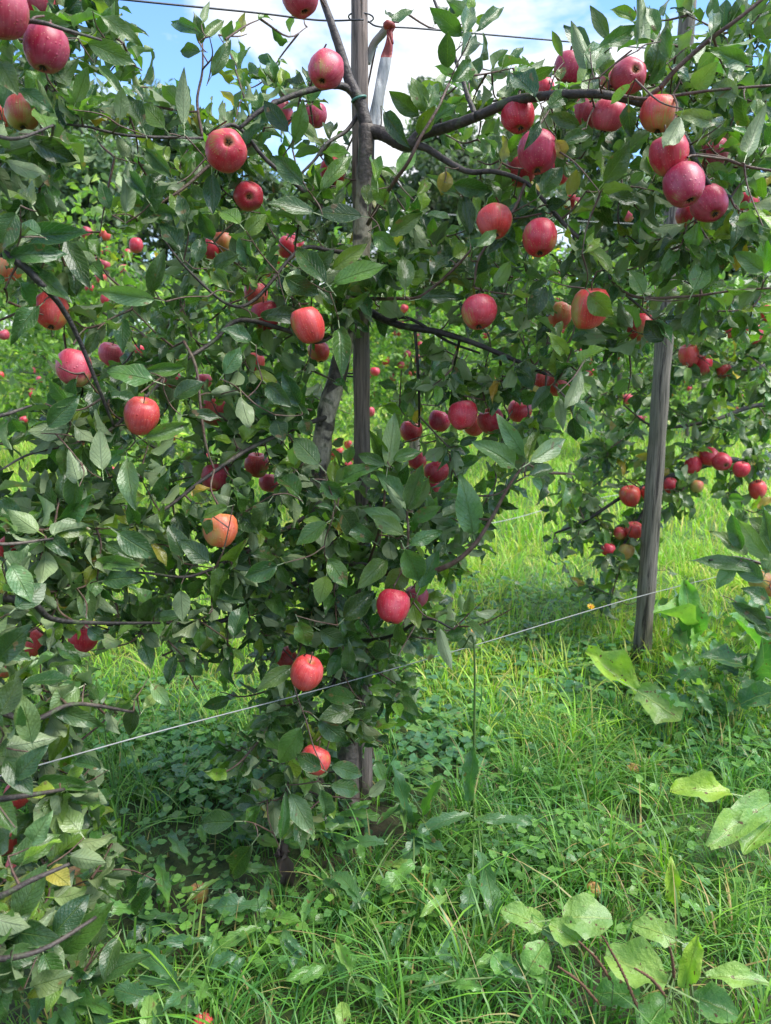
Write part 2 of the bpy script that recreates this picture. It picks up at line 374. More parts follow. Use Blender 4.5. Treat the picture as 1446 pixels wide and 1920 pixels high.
LM = [leafmesh('leaf', g, M_LEAF) for g in LG]
LMD = [leafmesh('dock_leaf', g, M_DOCK) for g in LGD]
LMT = [leafmesh('lobed_leaf', g, M_WEED) for g in LGT]
def frame(B, d, n, L, Wr=1.0, zr=None):
    """4x4 for a leaf: base B, direction d, upper side n, length L, width factor Wr"""
    d = d / (np.linalg.norm(d) + 1e-9); z = n - (n @ d) * d; nz = np.linalg.norm(z)
    if nz < 1e-4: z = np.cross(d, [1, .2, .1]); nz = np.linalg.norm(z)
    z = z / nz; x = np.cross(d, z)
    M = np.eye(4); M[:3, 0] = x * L * Wr; M[:3, 1] = d * L; M[:3, 2] = z * L * (random.uniform(.6, 1.9) if zr is None else zr); M[:3, 3] = B; return M
def joined(name, items, geos, mat, parent=None, org=(0, 0, 0)):
    """items: (matrix, variant, rgb) -> one joined mesh"""
    Vs, Fs, Ts, Us = [], [], [], []; o = 0
    for gi, g in enumerate(geos):
        sub = [it for it in items if it[1] % len(geos) == gi]
        if not sub: continue
        Ms = np.array([it[0] for it in sub]); n = len(sub); nv = len(g[0])
        V = np.einsum('nij,vj->nvi', Ms[:, :3, :3], g[0]) + Ms[:, None, :3, 3]
        Vs.append(V.reshape(-1, 3)); Fs.append((g[1][None] + (np.arange(n) * nv)[:, None, None] + o).reshape(-1, 4)); o += n * nv
        Ts.append(np.repeat(np.array([it[2] for it in sub]), nv, axis=0)); Us.append(np.tile(g[2], (n, 1)))
    V = np.concatenate(Vs) - np.array(org)
    m = mesh(name, V, np.concatenate(Fs), mat, True, tint=np.concatenate(Ts), uv=np.concatenate(Us))
    ob = link(name, m, parent); ob['kind'] = 'stuff'; return ob
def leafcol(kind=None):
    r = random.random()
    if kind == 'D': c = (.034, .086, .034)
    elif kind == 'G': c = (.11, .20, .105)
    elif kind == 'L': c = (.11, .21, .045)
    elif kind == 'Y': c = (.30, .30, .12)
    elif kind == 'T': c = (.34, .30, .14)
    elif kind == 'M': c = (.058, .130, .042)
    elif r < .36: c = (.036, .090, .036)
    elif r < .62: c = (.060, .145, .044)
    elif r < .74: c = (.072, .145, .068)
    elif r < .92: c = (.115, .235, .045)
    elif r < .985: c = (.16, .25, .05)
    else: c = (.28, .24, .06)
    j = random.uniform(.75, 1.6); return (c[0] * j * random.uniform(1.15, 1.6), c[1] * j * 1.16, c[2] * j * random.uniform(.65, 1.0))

# ------------------------------------------------------------------ ground
def gh(x, y): return .018 * np.sin(x * 1.7 + .5) * np.cos(y * 1.3) + .012 * np.sin(x * 4.1 + y * 2.7)
n = 120
gx = np.sinh(np.linspace(-1, 1, n) * 5.2) / math.sinh(5.2) * 260; gy = np.sinh(np.linspace(-.9, 1, n) * 5.2) / math.sinh(5.2) * 260 + 2.5
X, Y = np.meshgrid(gx, gy); Z = gh(X, Y) * np.exp(-((X ** 2 + Y ** 2) / 900)); V = np.stack([X, Y, Z], -1).reshape(-1, 3)
i = np.arange(n * n).reshape(n, n); F = np.stack([i[:-1, :-1], i[:-1, 1:], i[1:, 1:], i[1:, :-1]], -1).reshape(-1, 4)
tag(link('ground', mesh('ground', V, F, M_SOIL)), 'dark soil and turf floor of the orchard under all the grass', 'ground', kind='structure')

# ------------------------------------------------------------------ grass blades
def blades(name, pts, hmin, hmax, wid, mat, label, seed, cols, segs=4, lean=.6, tuft=0):
    rg = np.random.default_rng(seed); n = len(pts)
    h = rg.uniform(hmin, hmax, n) * rg.choice([.6, 1, 1, 1.3], n); a = rg.uniform(0, 2 * np.pi, n)
    if tuft:
        nt_ = max(1, n // tuft); ctr = pts[rg.integers(0, n, nt_)]; idx = rg.integers(0, nt_, n); sel = rg.uniform(0, 1, n) < .7
        offv = rg.normal(0, .022, (n, 2)); th = rg.uniform(.6, 1.5, nt_)[idx]
        pts = pts.copy(); pts[sel, :2] = ctr[idx][sel, :2] + offv[sel]; a = np.where(sel, np.arctan2(offv[:, 1], offv[:, 0]) + rg.normal(0, .5, n), a); h = np.where(sel, h * th, h)
    dirx = np.cos(a); diry = np.sin(a); ln = rg.uniform(.15, 1, n) ** 1.2 * lean * 1.6
    w = wid * rg.uniform(.6, 1.4, n); sx = -diry; sy = dirx
    rows = []
    for k in range(segs + 1):
        t = k / segs; out_ = h * ln * t ** 1.9; up = h * (t - .38 * ln * t ** 2.6)
        ww = w * (1 - t ** 2.2) + .0003
        cx = pts[:, 0] + dirx * out_; cy = pts[:, 1] + diry * out_; cz = pts[:, 2] + np.maximum(up, .0)
        rows.append(np.stack([cx - sx * ww / 2, cy - sy * ww / 2, cz], -1)); rows.append(np.stack([cx + sx * ww / 2, cy + sy * ww / 2, cz], -1))
    V = np.stack(rows, 1); nv = V.shape[1]
    f = np.array([[2 * k, 2 * k + 1, 2 * k + 3, 2 * k + 2] for k in range(segs)])
    F = (f[None] + (np.arange(n) * nv)[:, None, None]).reshape(-1, 4)
    ci = rg.integers(0, len(cols), n); c = np.array(cols)[ci] * rg.uniform(.75, 1.25, (n, 1))
    m = mesh(name, V.reshape(-1, 3), F, mat, True, tint=np.repeat(c, nv, axis=0))
    return tag(link(name, m), label, 'grass', kind='stuff')
P0 = np.array([-.08, 2.33]); U = np.array([.754, .656]); Nn = np.array([-.656, .754])
def scatter(y0, y1, dens, seed, spread=.60, patch=None):
    rg = np.random.default_rng(seed); pts = []
    area = spread * 2 * (y1 ** 2 - y0 ** 2) / 2; n = int(area * dens)
    y = np.sqrt(rg.uniform(y0 ** 2, y1 ** 2, n)); x = rg.uniform(-spread, spread, n) * y
    pn = np.sin(x * 5.3 + 1.3 * np.sin(y * 3.1)) * np.sin(y * 6.1 + 1.7 * np.sin(x * 2.3)) 
    q = np.stack([x, y], -1) - P0; dn = np.abs(q @ Nn); tt = q @ U
    keep = rg.uniform(0, 1, n) < np.clip(.72 + .4 * pn, .15, 1)
    keep &= ~((dn < .28) & (tt > -1.3) & (tt < .45) & (rg.uniform(0, 1, n) < .8))     # thin strip under the tree row
    for hx, hy, hr in BARE: keep &= ~(((x - hx) ** 2 + (y - hy) ** 2 < hr ** 2) & (rg.uniform(0, 1, n) < .9))
    for px_, py_, rr_ in ((1310, 1480, .11), (1400, 1540, .13), (1235, 1320, .12), (1150, 1260, .13), (1100, 1720, .11), (985, 1720, .07), (1010, 1790, .07), (1190, 1810, .11), (1225, 1740, .07), (1390, 1830, .09)):
        g_ = ground(px_, py_, .08); keep &= ~(((x - g_[0]) ** 2 + (y - g_[1]) ** 2 < rr_ ** 2) & (rg.uniform(0, 1, n) < .5))
    x, y = x[keep], y[keep]; return np.stack([x, y, gh(x, y)], -1)
BARE = [(*ground(375, 1650)[:2], .13), (*ground(1200, 1560)[:2], .10), (*ground(720, 1560)[:2], .12), (*ground(1240, 1740)[:2], .06)]
GN = [(.11, .31, .050), (.15, .38, .05), (.10, .29, .06), (.13, .33, .05), (.065, .19, .085), (.13, .31, .06), (.15, .27, .08), (.085, .25, .05), (.065, .20, .05), (.075, .22, .06), (.10, .28, .05), (.065, .20, .05), (.085, .24, .06), (.11, .26, .06), (.06, .18, .06), (.30, .28, .14)]
GF = [(.21, .46, .05), (.28, .54, .05), (.24, .48, .09), (.36, .50, .09), (.45, .46, .19)]  # sunlit brightness of the open alley is put into these blade colours
blades('near_grass', scatter(1.15, 2.9, 5200, 1), .055, .155, .0052, M_GRASS, 'lush long grass blades in the near foreground below the apple tree', 1, GN, 5, 1.0, 26)
blades('short_grass', scatter(1.15, 3.6, 5600, 2), .03, .11, .0034, M_GRASS, 'short fine turf growing between the longer foreground blades', 2, GN, 3, .8)
blades('middle_grass', scatter(2.6, 5.5, 2900, 3), .055, .155, .0052, M_GRASS, 'bright green grass of the alley behind the first tree row', 3, GF, 4, .8, 18)
blades('far_grass', scatter(5.3, 12, 700, 4), .08, .2, .010, M_GRASS, 'yellow green grass between the second and third tree rows', 4, GF, 3, .7)
blades('distant_grass', scatter(11.5, 34, 60, 5, .62), .10, .26, .028, M_GRASS, 'distant grass reaching to the orchard edge', 5, GF, 2, .7)

# broad-leaved ground cover: small round and lobed leaves
def cover(name, pts, smin, smax, label, seed, cols, hmax=.1):
    rg = np.random.default_rng(seed); rs = random.Random(seed); items = []
    g = []
    for q in range(3):
        k = 9; V = [(0, 0, 0)]; 
        for j in range(k):
            a = 2 * math.pi * j / k; r = .5 * (1 + (.22 if q else .06) * math.cos(a * (3 if q == 1 else 5))) * (1 if j else .55)
            V.append((r * math.sin(a), -r * math.cos(a) , .10 * r * (1 + math.sin(3 * a))))
        F = np.array([[0, 1 + j, 1 + (j + 1) % k, 0] for j in range(k)])
        V += [(-.01, 0, 0), (.01, 0, 0)]
        g.append((np.array(V, dtype=float), F, np.array([(.5 + v[0] * .9, .5 + v[1] * .9) for v in V])))
    for p in pts:
        s = rs.uniform(smin, smax); t = rs.uniform(0, 6.28); tl = rs.uniform(0, .55)
        nrm = np.array([math.cos(t) * tl, math.sin(t) * tl - .15, 1]); a = rs.uniform(0, 6.28)
        c = np.array(rs.choice(cols)) * rs.uniform(.75, 1.3)
        items.append((frame(p + np.array([0, 0, rs.uniform(.01, hmax)]), np.array([math.cos(a), math.sin(a), .1]), nrm, s), rs.randrange(3), tuple(c)))
    Vs = []; Fs = []; Ts = []; Us = []; o = 0
    for gi in range(3):
        sub = [it for it in items if it[1] == gi]; Ms = np.array([it[0] for it in sub]); n = len(sub); nv = len(g[gi][0])
        Vs.append((np.einsum('nij,vj->nvi', Ms[:, :3, :3], g[gi][0]) + Ms[:, None, :3, 3]).reshape(-1, 3))
        f3 = g[gi][1][:, :3]; Fs.append((f3[None] + (np.arange(n) * nv)[:, None, None] + o).reshape(-1, 3)); o += n * nv
        Ts.append(np.repeat(np.array([it[2] for it in sub]), nv, axis=0)); Us.append(np.tile(g[gi][2], (n, 1)))
    m = mesh(name, np.concatenate(Vs), np.concatenate(Fs), M_WEED, True, tint=np.concatenate(Ts), uv=np.concatenate(Us))
    return tag(link(name, m), label, 'ground cover', kind='stuff')
def patchpts(lst, seed):
    rs = random.Random(seed); out_ = []
    for x, y, rx, ry, n_ in lst:
        c = ground(x, y)
        for _ in range(n_):
            p = ground(x + rs.gauss(0, rx * .5), min(1990, max(900, y + rs.gauss(0, ry * .5)))); p[2] = gh(p[0], p[1]); out_.append(p)
    return out_
CG = [(.09, .25, .08), (.13, .32, .08), (.08, .22, .10), (.20, .38, .08)]
cover('clover_patch', patchpts([(380, 1460, 150, 90, 420), (300, 1400, 160, 60, 260), (840, 1360, 160, 90, 420), (800, 1440, 120, 60, 160), (1080, 1290, 180, 70, 520), (1330, 1370, 140, 80, 420), (560, 1560, 160, 50, 160), (950, 1230, 260, 60, 420), (280, 1330, 200, 60, 260), (1000, 1130, 260, 60, 420), (1180, 1450, 200, 60, 90)], 3), .022, .046, 'round scalloped leaves of creeping ground cover between the tree and stakes', 3, CG, .09)
cover('small_weeds', patchpts([(960, 1640, 160, 80, 200), (1150, 1600, 260, 120, 150), (1300, 1700, 160, 140, 80), (700, 1720, 260, 90, 200), (1080, 1620, 160, 60, 120), (300, 1650, 160, 120, 130), (450, 1800, 250, 80, 150), (950, 1200, 200, 40, 160), (1100, 1150, 200, 40, 240), (320, 1340, 200, 40, 120), (1390, 1400, 60, 80, 130)], 4), .014, .032, 'tiny light green weed leaves dotted through the foreground grass', 4, [(.13, .30, .05), (.17, .35, .06), (.09, .22, .06)], .12)

# ------------------------------------------------------------------ stakes and wires
def stake(x0, y0, x1, y1, rad, top, mat, label, group, base=None):
    b = ground(x0, y0) if base is None else np.array(base); 
    rd = proj(b)[2]
    # top: point on the ray through (x1, y1) at the distance of the base
    t = at(x1, y1, 1.0) - CO; k = (b[1] - CO[1]) / t[1]; tp = CO + t * k
    d = (tp - b) / (tp[2] - b[2]); P = [b + d * z for z in np.linspace(-.05, top, 22)]
    P = np.array(P); loc = b.copy(); loc[2] = 0
    V, Fc = tube(P, [rad * (1 - .26 * q / len(P) + .05 * math.sin(3 * q) + random.uniform(-.03, .03)) for q in range(len(P))], 14, .025)
    o = link('wooden_stake', mesh('wooden_stake', np.array(V) - loc, Fc, mat), None, loc)
    return tag(o, label, 'stake', group)
stake(683, 1495, 674, 0, .0285, 2.75, M_POST, 'cracked brown wooden stake beside the trunk of the middle tree', 'wooden stakes')
stake(1203, 1238, 1290, 10, .0425, 2.9, M_POST2, 'leaning grey round stake standing bare in the grass on the right', 'wooden stakes')
def wire(name, pts, r, mat, label):
    P = smooth_path(pts, 10); V, Fc = tube(P, r, 6); c = np.array(P[0])
    return tag(link(name, mesh(name, np.array(V) - c, Fc, mat), None, c), label, 'wire')
wire('trellis_wire', [at(-420, -70, 1.45), at(230, -1, 1.78), at(480, 24, 1.95), at(600, 38, 2.02), at(682, 37, 2.03)], .0024, M_WIRE_D, 'dark upper trellis wire running left from the top of the middle stake')
wire('trellis_wire', [at(690, 40, 2.05), at(712, 50, 2.06), at(780, 53, 2.12), at(950, 68, 2.3), at(1185, 88, 2.6), at(1500, 112, 3.05)], .0026, M_WIRE_D, 'dark upper trellis wire running right from the middle stake behind the leaves')
wire('trellis_wire', [at(x_, y_, 1 / (.69 - .000329 * x_)) for x_, y_ in ((-350, 1548), (0, 1455), (300, 1371), (620, 1287), (900, 1207), (1204, 1117), (1446, 1058), (1700, 1002))], .0015, M_WIRE_L, 'pale galvanised low wire crossing the whole orchard view near the grass')
wire('trellis_wire', [at(900, 985, 5.2), at(964, 972, 5.6), at(1090, 940, 6.4), at(1300, 905, 8)], .003, M_WIRE_L, 'thin pale wire low over the bright grass in the alley behind')
wire('trellis_wire', [at(500, 395, 6.2), at(760, 400, 7.6), at(850, 403, 8.3), at(1300, 425, 12)], .0045, M_WIRE_L, 'thin distant wire of the second row in front of the dark woodland')
# wire tied round the stake at the top: a ring
def ring(c, ax, r, tr, mat, name, label, cat='wire tie', sx=1.0, n_=20):
    ax = np.array(ax, float); ax /= np.linalg.norm(ax); x = np.cross(ax, [0, 1, .1]); x /= np.linalg.norm(x); y = np.cross(ax, x)
    P = np.array([c + r * (sx * x * math.cos(a) + y * math.sin(a)) for a in np.linspace(0, 2 * math.pi, n_)])
    V, Fc = tube(P, tr, 6); return tag(link(name, mesh(name, np.array(V) - c, Fc, mat), None, c), label, cat)
ring(at(677, 33, 2.09), (0.05, 0, 1), .034, .0022, M_WIRE_D, 'wire_loop', 'dark wire looped round the head of the middle stake')
ring(at(660, 703, 2.33), (.05, -.05, 1), .047, .0028, M_WIRE_D, 'wire_loop', 'dark wire tie binding the trunk to the middle stake at waist height', sx=1.05)

# barrier tape hanging from the top wire
def ribbon(path, w, th, fold=.3):
    P = smooth_path(path, 5); n = len(P); V = []
    for i_, p in enumerate(P):
        t = i_ / (n - 1); ww = (w[0] + (w[1] - w[0]) * t) * (1 + .05 * math.sin(t * 9)); a = .5 * math.sin(t * 3) - .1
        for s in (-1, -.33, .33, 1):
            ww *= 1; p = p + np.array([0, .004 * math.sin(s * 7 + t * 11), 0]); z = .02 * ww * math.cos(s * 4 + t * 3) + random.uniform(-.001, .001)
            V.append(p + np.array([s * ww * .5 * math.cos(a), s * ww * .5 * math.sin(a) - z, 0]))
    k = len(V); V += [v + np.array([0, th, 0]) for v in V]
    F = []
    for i_ in range(n - 1):
        for c in range(3):
            a = i_ * 4 + c; F.append((a, a + 1, a + 5, a + 4)); F.append((k + a, k + a + 4, k + a + 5, k + a + 1))
        a = i_ * 4; F.append((a, a + 4, k + a + 4, k + a)); F.append((a + 3, k + a + 3, k + a + 7, a + 7))
    return np.array(V), F, n
tp = empty('barrier_tape', at(728, 48, 2.03)); tag(tp, 'red and white plastic tape knotted on the wire, hanging beside the stake', 'tape')
loc = np.array(tp.location)
for nm, pa, mt, w in (('red_section', [at(730, 48, 2.03), at(731, 75, 2.03), at(724, 108, 2.03)], M_TAPE_R, (.012, .029)), ('white_section', [at(724, 108, 2.03), at(716, 150, 2.03), at(708, 195, 2.04), at(700, 240, 2.04)], M_TAPE_W, (.029, .036))):
    V, Fc, _ = ribbon(pa, w, .0012)
    if nm == 'white_section':
        pass
    link(nm, mesh(nm, V - loc, Fc, mt), tp)
mb = MB(); mb.add(tube(smooth_path([at(722, 50, 2.02), at(730, 44, 2.0), at(738, 50, 2.02), at(732, 60, 2.02), at(737, 82, 2.02)], 4), [.006, .009, .01, .009, .008, .007, .007, .006, .006, .006, .006, .006, .005, .005, .004, .004, .003][:17], 7, .2)); mb.build('knot', M_TAPE_R, tp, loc)
# ------------------------------------------------------------------ apples
def apple_mesh(seed):
    rd = random.Random(seed); prof = []; nS = 22
    el_ = rd.uniform(.86, 1.08); lob = rd.uniform(.015, .045); shx = rd.uniform(-.12, .12); tap = rd.uniform(-.03, .09); ph = rd.uniform(0, 6)
    ctrl = [(0, .62), (.10, .64), (.24, .80), (.42, .90), (.66, .86), (.88, .62), (1.0, .22), (.99, -.1), (.88, -.48), (.68, -.78), (.46, -.93), (.30, -.95), (.17, -.86), (.08, -.76), (0, -.75)]
    V = []; R_ = .039
    for r, z in ctrl[1:-1]:
        for k in range(nS):
            a = 2 * math.pi * k / nS; rr = r * (1 + lob * math.cos(5 * a + ph) * (1 if z < 0 else .5) + .02 * math.cos(a + ph))
            rr *= 1 + tap * z; V.append((rr * R_ * math.cos(a) + shx * z * R_ * .6, rr * R_ * math.sin(a), z * R_ * el_ + .0022 * math.cos(a + ph)))
    n_ = len(ctrl) - 2; F = [(i_ * nS + k, (i_ + 1) * nS + k, (i_ + 1) * nS + (k + 1) % nS, i_ * nS + (k + 1) % nS) for i_ in range(n_ - 1) for k in range(nS)]
    V.append((0, 0, ctrl[0][1] * R_ * el_)); V.append((0, 0, ctrl[-1][1] * R_ * el_)); t_, b_ = len(V) - 2, len(V) - 1
    for k in range(nS): F.append((t_, k, (k + 1) % nS)); F.append((b_, (n_ - 1) * nS + (k + 1) % nS, (n_ - 1) * nS + k))
    return mesh('apple', V, F, M_APPLE)
AM = [apple_mesh(i) for i in range(10)]
V, Fc = tube(smooth_path([(0, 0, .022), (.001, 0, .034), (.004, .001, .050)], 3), [.0016, .0015, .0014, .0014, .0016, .0018, .002], 6); ASTEM = mesh('apple_stem', V, Fc, M_ASTEM)
V = []; Fc = []
for k in range(5):
    a = 2 * math.pi * k / 5; o_ = len(V)
    V += [(.003 * math.cos(a - .6), .003 * math.sin(a - .6), -.030), (.003 * math.cos(a + .6), .003 * math.sin(a + .6), -.030), (.008 * math.cos(a), .008 * math.sin(a), -.0365), (.002 * math.cos(a), .002 * math.sin(a), -.037)]
    Fc += [(o_, o_ + 1, o_ + 2), (o_, o_ + 2, o_ + 3), (o_ + 1, o_ + 3, o_ + 2)]
CAL = mesh('calyx', V, Fc, M_CALYX)
COLR = {'C': (.30, .010, .036, .97), 'P': (.38, .022, .050, .92), 'R': (.40, .010, .026, .92), 'O': (.44, .022, .026, .84), 'G': (.40, .030, .03, .66), 'Y': (.50, .06, .03, .66), 'B': (.34, .10, .035, .62)}
def D1(x, y):
    """distance of the outer leaves of the near row"""
    d = np.interp(x, [-200, 0, 200, 420, 700, 900, 1150, 1446], [1.38, 1.5, 1.72, 1.86, 1.98, 1.9, 1.66, 1.6])
    if y > 900: d += (np.interp(x, [0, 250, 600], [-.22, .0, .12])) * min(1, (y - 900) / 500)
    if x > 1100 and y > 420: d += .25 * min(1, (y - 420) / 200)
    return d
APPLES = []      # world centre, radius, px, py, rpx, depth
def apple(x, y, d, col, label, group, face=None, depth=None, loc=None, parts=True):
    size = .078 * random.uniform(.97, 1.04) if depth is None else d * depth / F0
    dep = float(np.clip(.078 * F0 / d, D1(x, y) - .13, D1(x, y) + .62)) if depth is None else depth
    if depth is None: size = d * dep / F0
    c = at(x, y, dep) if loc is None else np.array(loc)
    sc = size / .078
    o = link('apple', AM[random.randrange(10)], None, c); o.scale = (sc, sc * random.uniform(.95, 1.0), sc * random.uniform(.94, 1.12))
    if face is not None:          # calyx end points along face (right, up, toward the viewer)
        ax = -(CX * face[0] + CU * face[1] - CF * face[2])
    else:
        ax = np.array([random.uniform(-.38, .38), random.uniform(-.3, .25), 1])
    q = Vector(ax).to_track_quat('Z', 'Y'); o.rotation_mode = 'QUATERNION'
    from mathutils import Quaternion
    o.rotation_quaternion = q @ Quaternion((0, 0, 1), random.uniform(0, 6.28))
    k = COLR[col]; j = random.uniform(.86, 1.14); o.color = (k[0] * j, k[1] * j, k[2] * j, k[3] * random.uniform(.92, 1.05))
    tag(o, label, 'apple', group)
    if parts:
        link('stem', ASTEM, o); link('calyx', CAL, o)
    APPLES.append((c, size / 2, x, y, d / 2, dep)); return o
GM, GLt, GR = 'apples on the middle tree', 'apples on the left tree', 'apples on the right hand tree'
DATA = [
 (6, 22, 92, 'P', 'large pink red apple cut by the upper left picture corner', GLt, None),
 (72, 4, 62, 'C', 'apple half hidden under leaves at the very top left', GLt, None),
 (40, 48, 62, 'G', 'green bottomed apple tucked behind the large crimson top left apple', GLt, None),
 (86, 90, 84, 'C', 'big dark crimson streaked apple hanging against the sky, top left', GLt, (-.1, -1, .1)),
 (42, 212, 64, 'G', 'tall red apple fading to green, above the dark hanging leaves at left', GLt, (.1, -1, .1)),
 (1, 216, 52, 'G', 'sliver of greenish apple touching the left edge beside the tall one', GLt, None),
 (14, 508, 54, 'Y', 'orange yellow apple at the left edge below the layered dark leaves', GLt, None),
 (97, 583, 66, 'O', 'orange red apple with green base behind a bent twig at left', GLt, (0, -1, .1)),
 (425, 280, 77, 'R', 'bright wet red apple with its eye turned to the viewer, left of stake', GM, (.35, 0, 1)),
 (467, 368, 56, 'R', 'small red apple with dark eye just below the bright wet one', GM, (.2, -.45, 1)),
 (563, -12, 72, 'P', 'apple cut by the top picture edge beside the thin leader branch', GM, None),
 (611, 131, 67, 'P', 'pink red apple hanging on a long stem left of the stake top', GM, (-.25, -1, .45)),
 (525, 214, 50, 'P', 'pink apple mostly behind two leaves, left of its neighbour near the stake', GM, None),
 (590, 216, 46, 'C', 'small crimson apple right of the leaf covered pink one', GM, None),
 (624, 323, 52, 'R', 'red apple crossed by a leaf touching the stake below the fork', GM, None),
 (418, 457, 42, 'Y', 'pale salmon apple among yellow green leaves left of centre', GM, None),
 (392, 468, 40, 'R', 'red apple behind the pale salmon one', GM, None),
 (540, 465, 40, 'R', 'small red apple in shade beneath the long glossy leaves', GM, None),
 (480, 552, 46, 'O', 'orange apple hidden among leaves, upper of two left of stake', GM, None),
 (498, 592, 56, 'R', 'red apple under a horizontal dark leaf left of the stake', GM, None),
 (578, 610, 62, 'O', 'orange red apple with leaf across its top, next to the stake', GM, None),
 (598, 660, 42, 'O', 'shaded orange apple between trunk and the leaf covered one', GM, None),
 (478, 680, 36, 'O', 'dull orange apple deep in shade behind the crossing twigs', GM, None),
 (1068, 128, 57, 'C', 'upright crimson apple against the sky in the right hand cluster', GM, None),
 (1022, 165, 36, 'R', 'small red apple peeping between leaves left of the sky apple', GM, None),
 (1142, 152, 44, 'P', 'pink apple behind the tilted one on the upper right branch', GM, None),
 (1180, 142, 66, 'P', 'tilted pink apple showing its eye on the upper right branch', GM, (.15, -.1, 1)),
 (972, 217, 63, 'R', 'round red apple at the left end of the upper right cluster', GM, (.1, -1, .3)),
 (1104, 212, 58, 'P', 'left apple of the touching pair under the upper right branch', GM, None),
 (1141, 216, 66, 'P', 'right apple of the touching pair, striped, under the upper right branch', GM, None),
 (1236, 213, 70, 'O', 'red apple with green cheek and a twig across it, upper right', GM, None),
 (1008, 286, 74, 'C', 'dark crimson apple with rain streaks beside the dead tan leaf', GM, (0, -1, 0)),
 (977, 318, 58, 'R', 'red apple just below and left of the dark crimson one', GM, None),
 (1045, 325, 48, 'R', 'partly hidden red apple beneath the dead tan leaf', GM, None),
 (1255, 290, 74, 'R', 'red apple half covered by a grey leaf, top of the right bunch', GM, None),
 (1332, 288, 62, 'C', 'shaded apple behind the thick twig of the right bunch', GM, None),
 (1283, 348, 75, 'C', 'shiny crimson apple in the middle of the right bunch', GM, (.15, -1, .5)),
 (1330, 382, 68, 'C', 'crimson apple with green eye, lower right of the right bunch', GM, (.2, -1, .55)),
 (1292, 406, 50, 'R', 'small orange red apple lowest in the right bunch', GM, None),
 (1402, 384, 44, 'R', 'small red apple near the right picture edge beside curled leaves', GM, None),
 (1070, 377, 34, 'R', 'little red apple in shade between the crimson and striped ones', GM, None),
 (927, 416, 67, 'O', 'striped red and yellow apple with a leaf under it, right of centre', GM, (.1, -1, .2)),
 (1012, 446, 66, 'R', 'bright red apple with a lit green leaf on its shoulder', GM, (0, -1, .1)),
 (898, 585, 67, 'R', 'red apple with a small leaf lying across it, above dark limb', GM, (0, -1, .1)),
 (1105, 578, 70, 'O', 'orange apple behind a bright leaf at mid height right', GM, None),
 (1050, 592, 46, 'G', 'greenish apple behind a dark leaf left of the orange one', GM, None),
 (1203, 615, 54, 'R', 'red apple half behind leaves just left of the leaning stake', GM, None),
 (1020, 716, 42, 'O', 'left apple of the pair at the tip of the dark limb', GM, None),
 (1046, 720, 46, 'O', 'right apple of the pair at the tip of the dark limb', GM, None),
 (974, 770, 46, 'R', 'red apple at the right end of the low row of apples', GM, None),
 (868, 779, 56, 'R', 'largest red apple in the low row right of the stake', GM, (.1, -1, .2)),
 (824, 789, 42, 'C', 'dark red apple left of the largest in the low row', GM, None),
 (889, 797, 42, 'O', 'apple partly behind the largest one in the low row', GM, None),
 (920, 789, 50, 'R', 'rosy apple under a curled leaf in the low row', GM, None),
 (771, 808, 44, 'R', 'red apple hanging at the end of the dark drooping twig', GM, None),
 (782, 862, 38, 'R', 'small red apple under the low row, above the front shoot', GM, None),
 (818, 884, 48, 'R', 'red apple above the pale curled leaf of the front shoot', GM, None),
 (812, 912, 34, 'R', 'lowest little red apple behind the front shoot', GM, None),
 (738, 1137, 63, 'R', 'bright scarlet apple hanging alone low at the centre', GM, (-.1, -1, .35)),
 (781, 1118, 46, 'P', 'pink apple behind the bright scarlet central one', GM, None),
 (412, 993, 66, 'Y', 'orange apple with yellow flank in dark foliage left of trunk', GM, (0, -1, .1)),
 (405, 895, 54, 'R', 'red apple with twig crossing it above the orange yellow one', GM, None),
 (482, 872, 46, 'O', 'orange red apple, upper of two touching left of the trunk', GM, None),
 (505, 905, 40, 'P', 'pinkish apple, lower of two touching left of the trunk', GM, None),
 (489, 1080, 32, 'O', 'small apple glimpsed between dark leaves below the pair', GM, None),
 (156, 1197, 56, 'R', 'glossy round red apple under the low left branch', GLt, (0, -1, -.1)),
 (58, 1205, 52, 'O', 'dull red apple left of the glossy round one, low left', GLt, None),
 (8, 1037, 56, 'O', 'red orange apple cut by the left picture edge at mid height', GLt, None),
 (6, 1252, 40, 'Y', 'yellow apple in shade at the left edge below the dull red one', GLt, None),
 (140, 690, 66, 'P', 'pink apple with a leaf over its top, left side', GLt, (0, -1, .2)),
 (209, 665, 46, 'P', 'apple wedged behind leaves right of the leaf topped pink one', GM, None),
 (265, 780, 66, 'O', 'orange apple largely covered by one broad leaf, left', GM, None),
 (323, 718, 40, 'R', 'small red apple behind leaves between two twigs, left', GM, None),
 (402, 772, 52, 'O', 'shaded orange apple beneath a flat leaf, left of trunk', GM, None),
 (382, 714, 32, 'P', 'tiny pink apple next to the drooping twig, left', GM, None),
 (537, 1238, 46, 'O', 'brownish orange apple low in the dark foliage', GM, None),
 (575, 1262, 62, 'O', 'orange apple on the low wire, low in dark foliage', GM, None),
 (592, 1425, 58, 'O', 'lowest orange red apple, beside the trunk foot', GM, (-.3, -1, .2)),
 (8, 1572, 66, 'O', 'orange apple with a leaf across it at the lower left edge', GLt, None),
 (150, 1642, 52, 'B', 'brown orange apple under pale turned leaves, lower left', GLt, None),
 (36, 1622, 46, 'O', 'apple glimpsed through big leaves near the lower left edge', GLt, None),
 (32, 1490, 48, 'O', 'shaded apple behind leaves above the lower left edge one', GLt, None),
]
for x, y, d, c, lb, g, fc in DATA: apple(x, y, d, c, lb, g, fc)
NEAR_APPLES = list(APPLES)
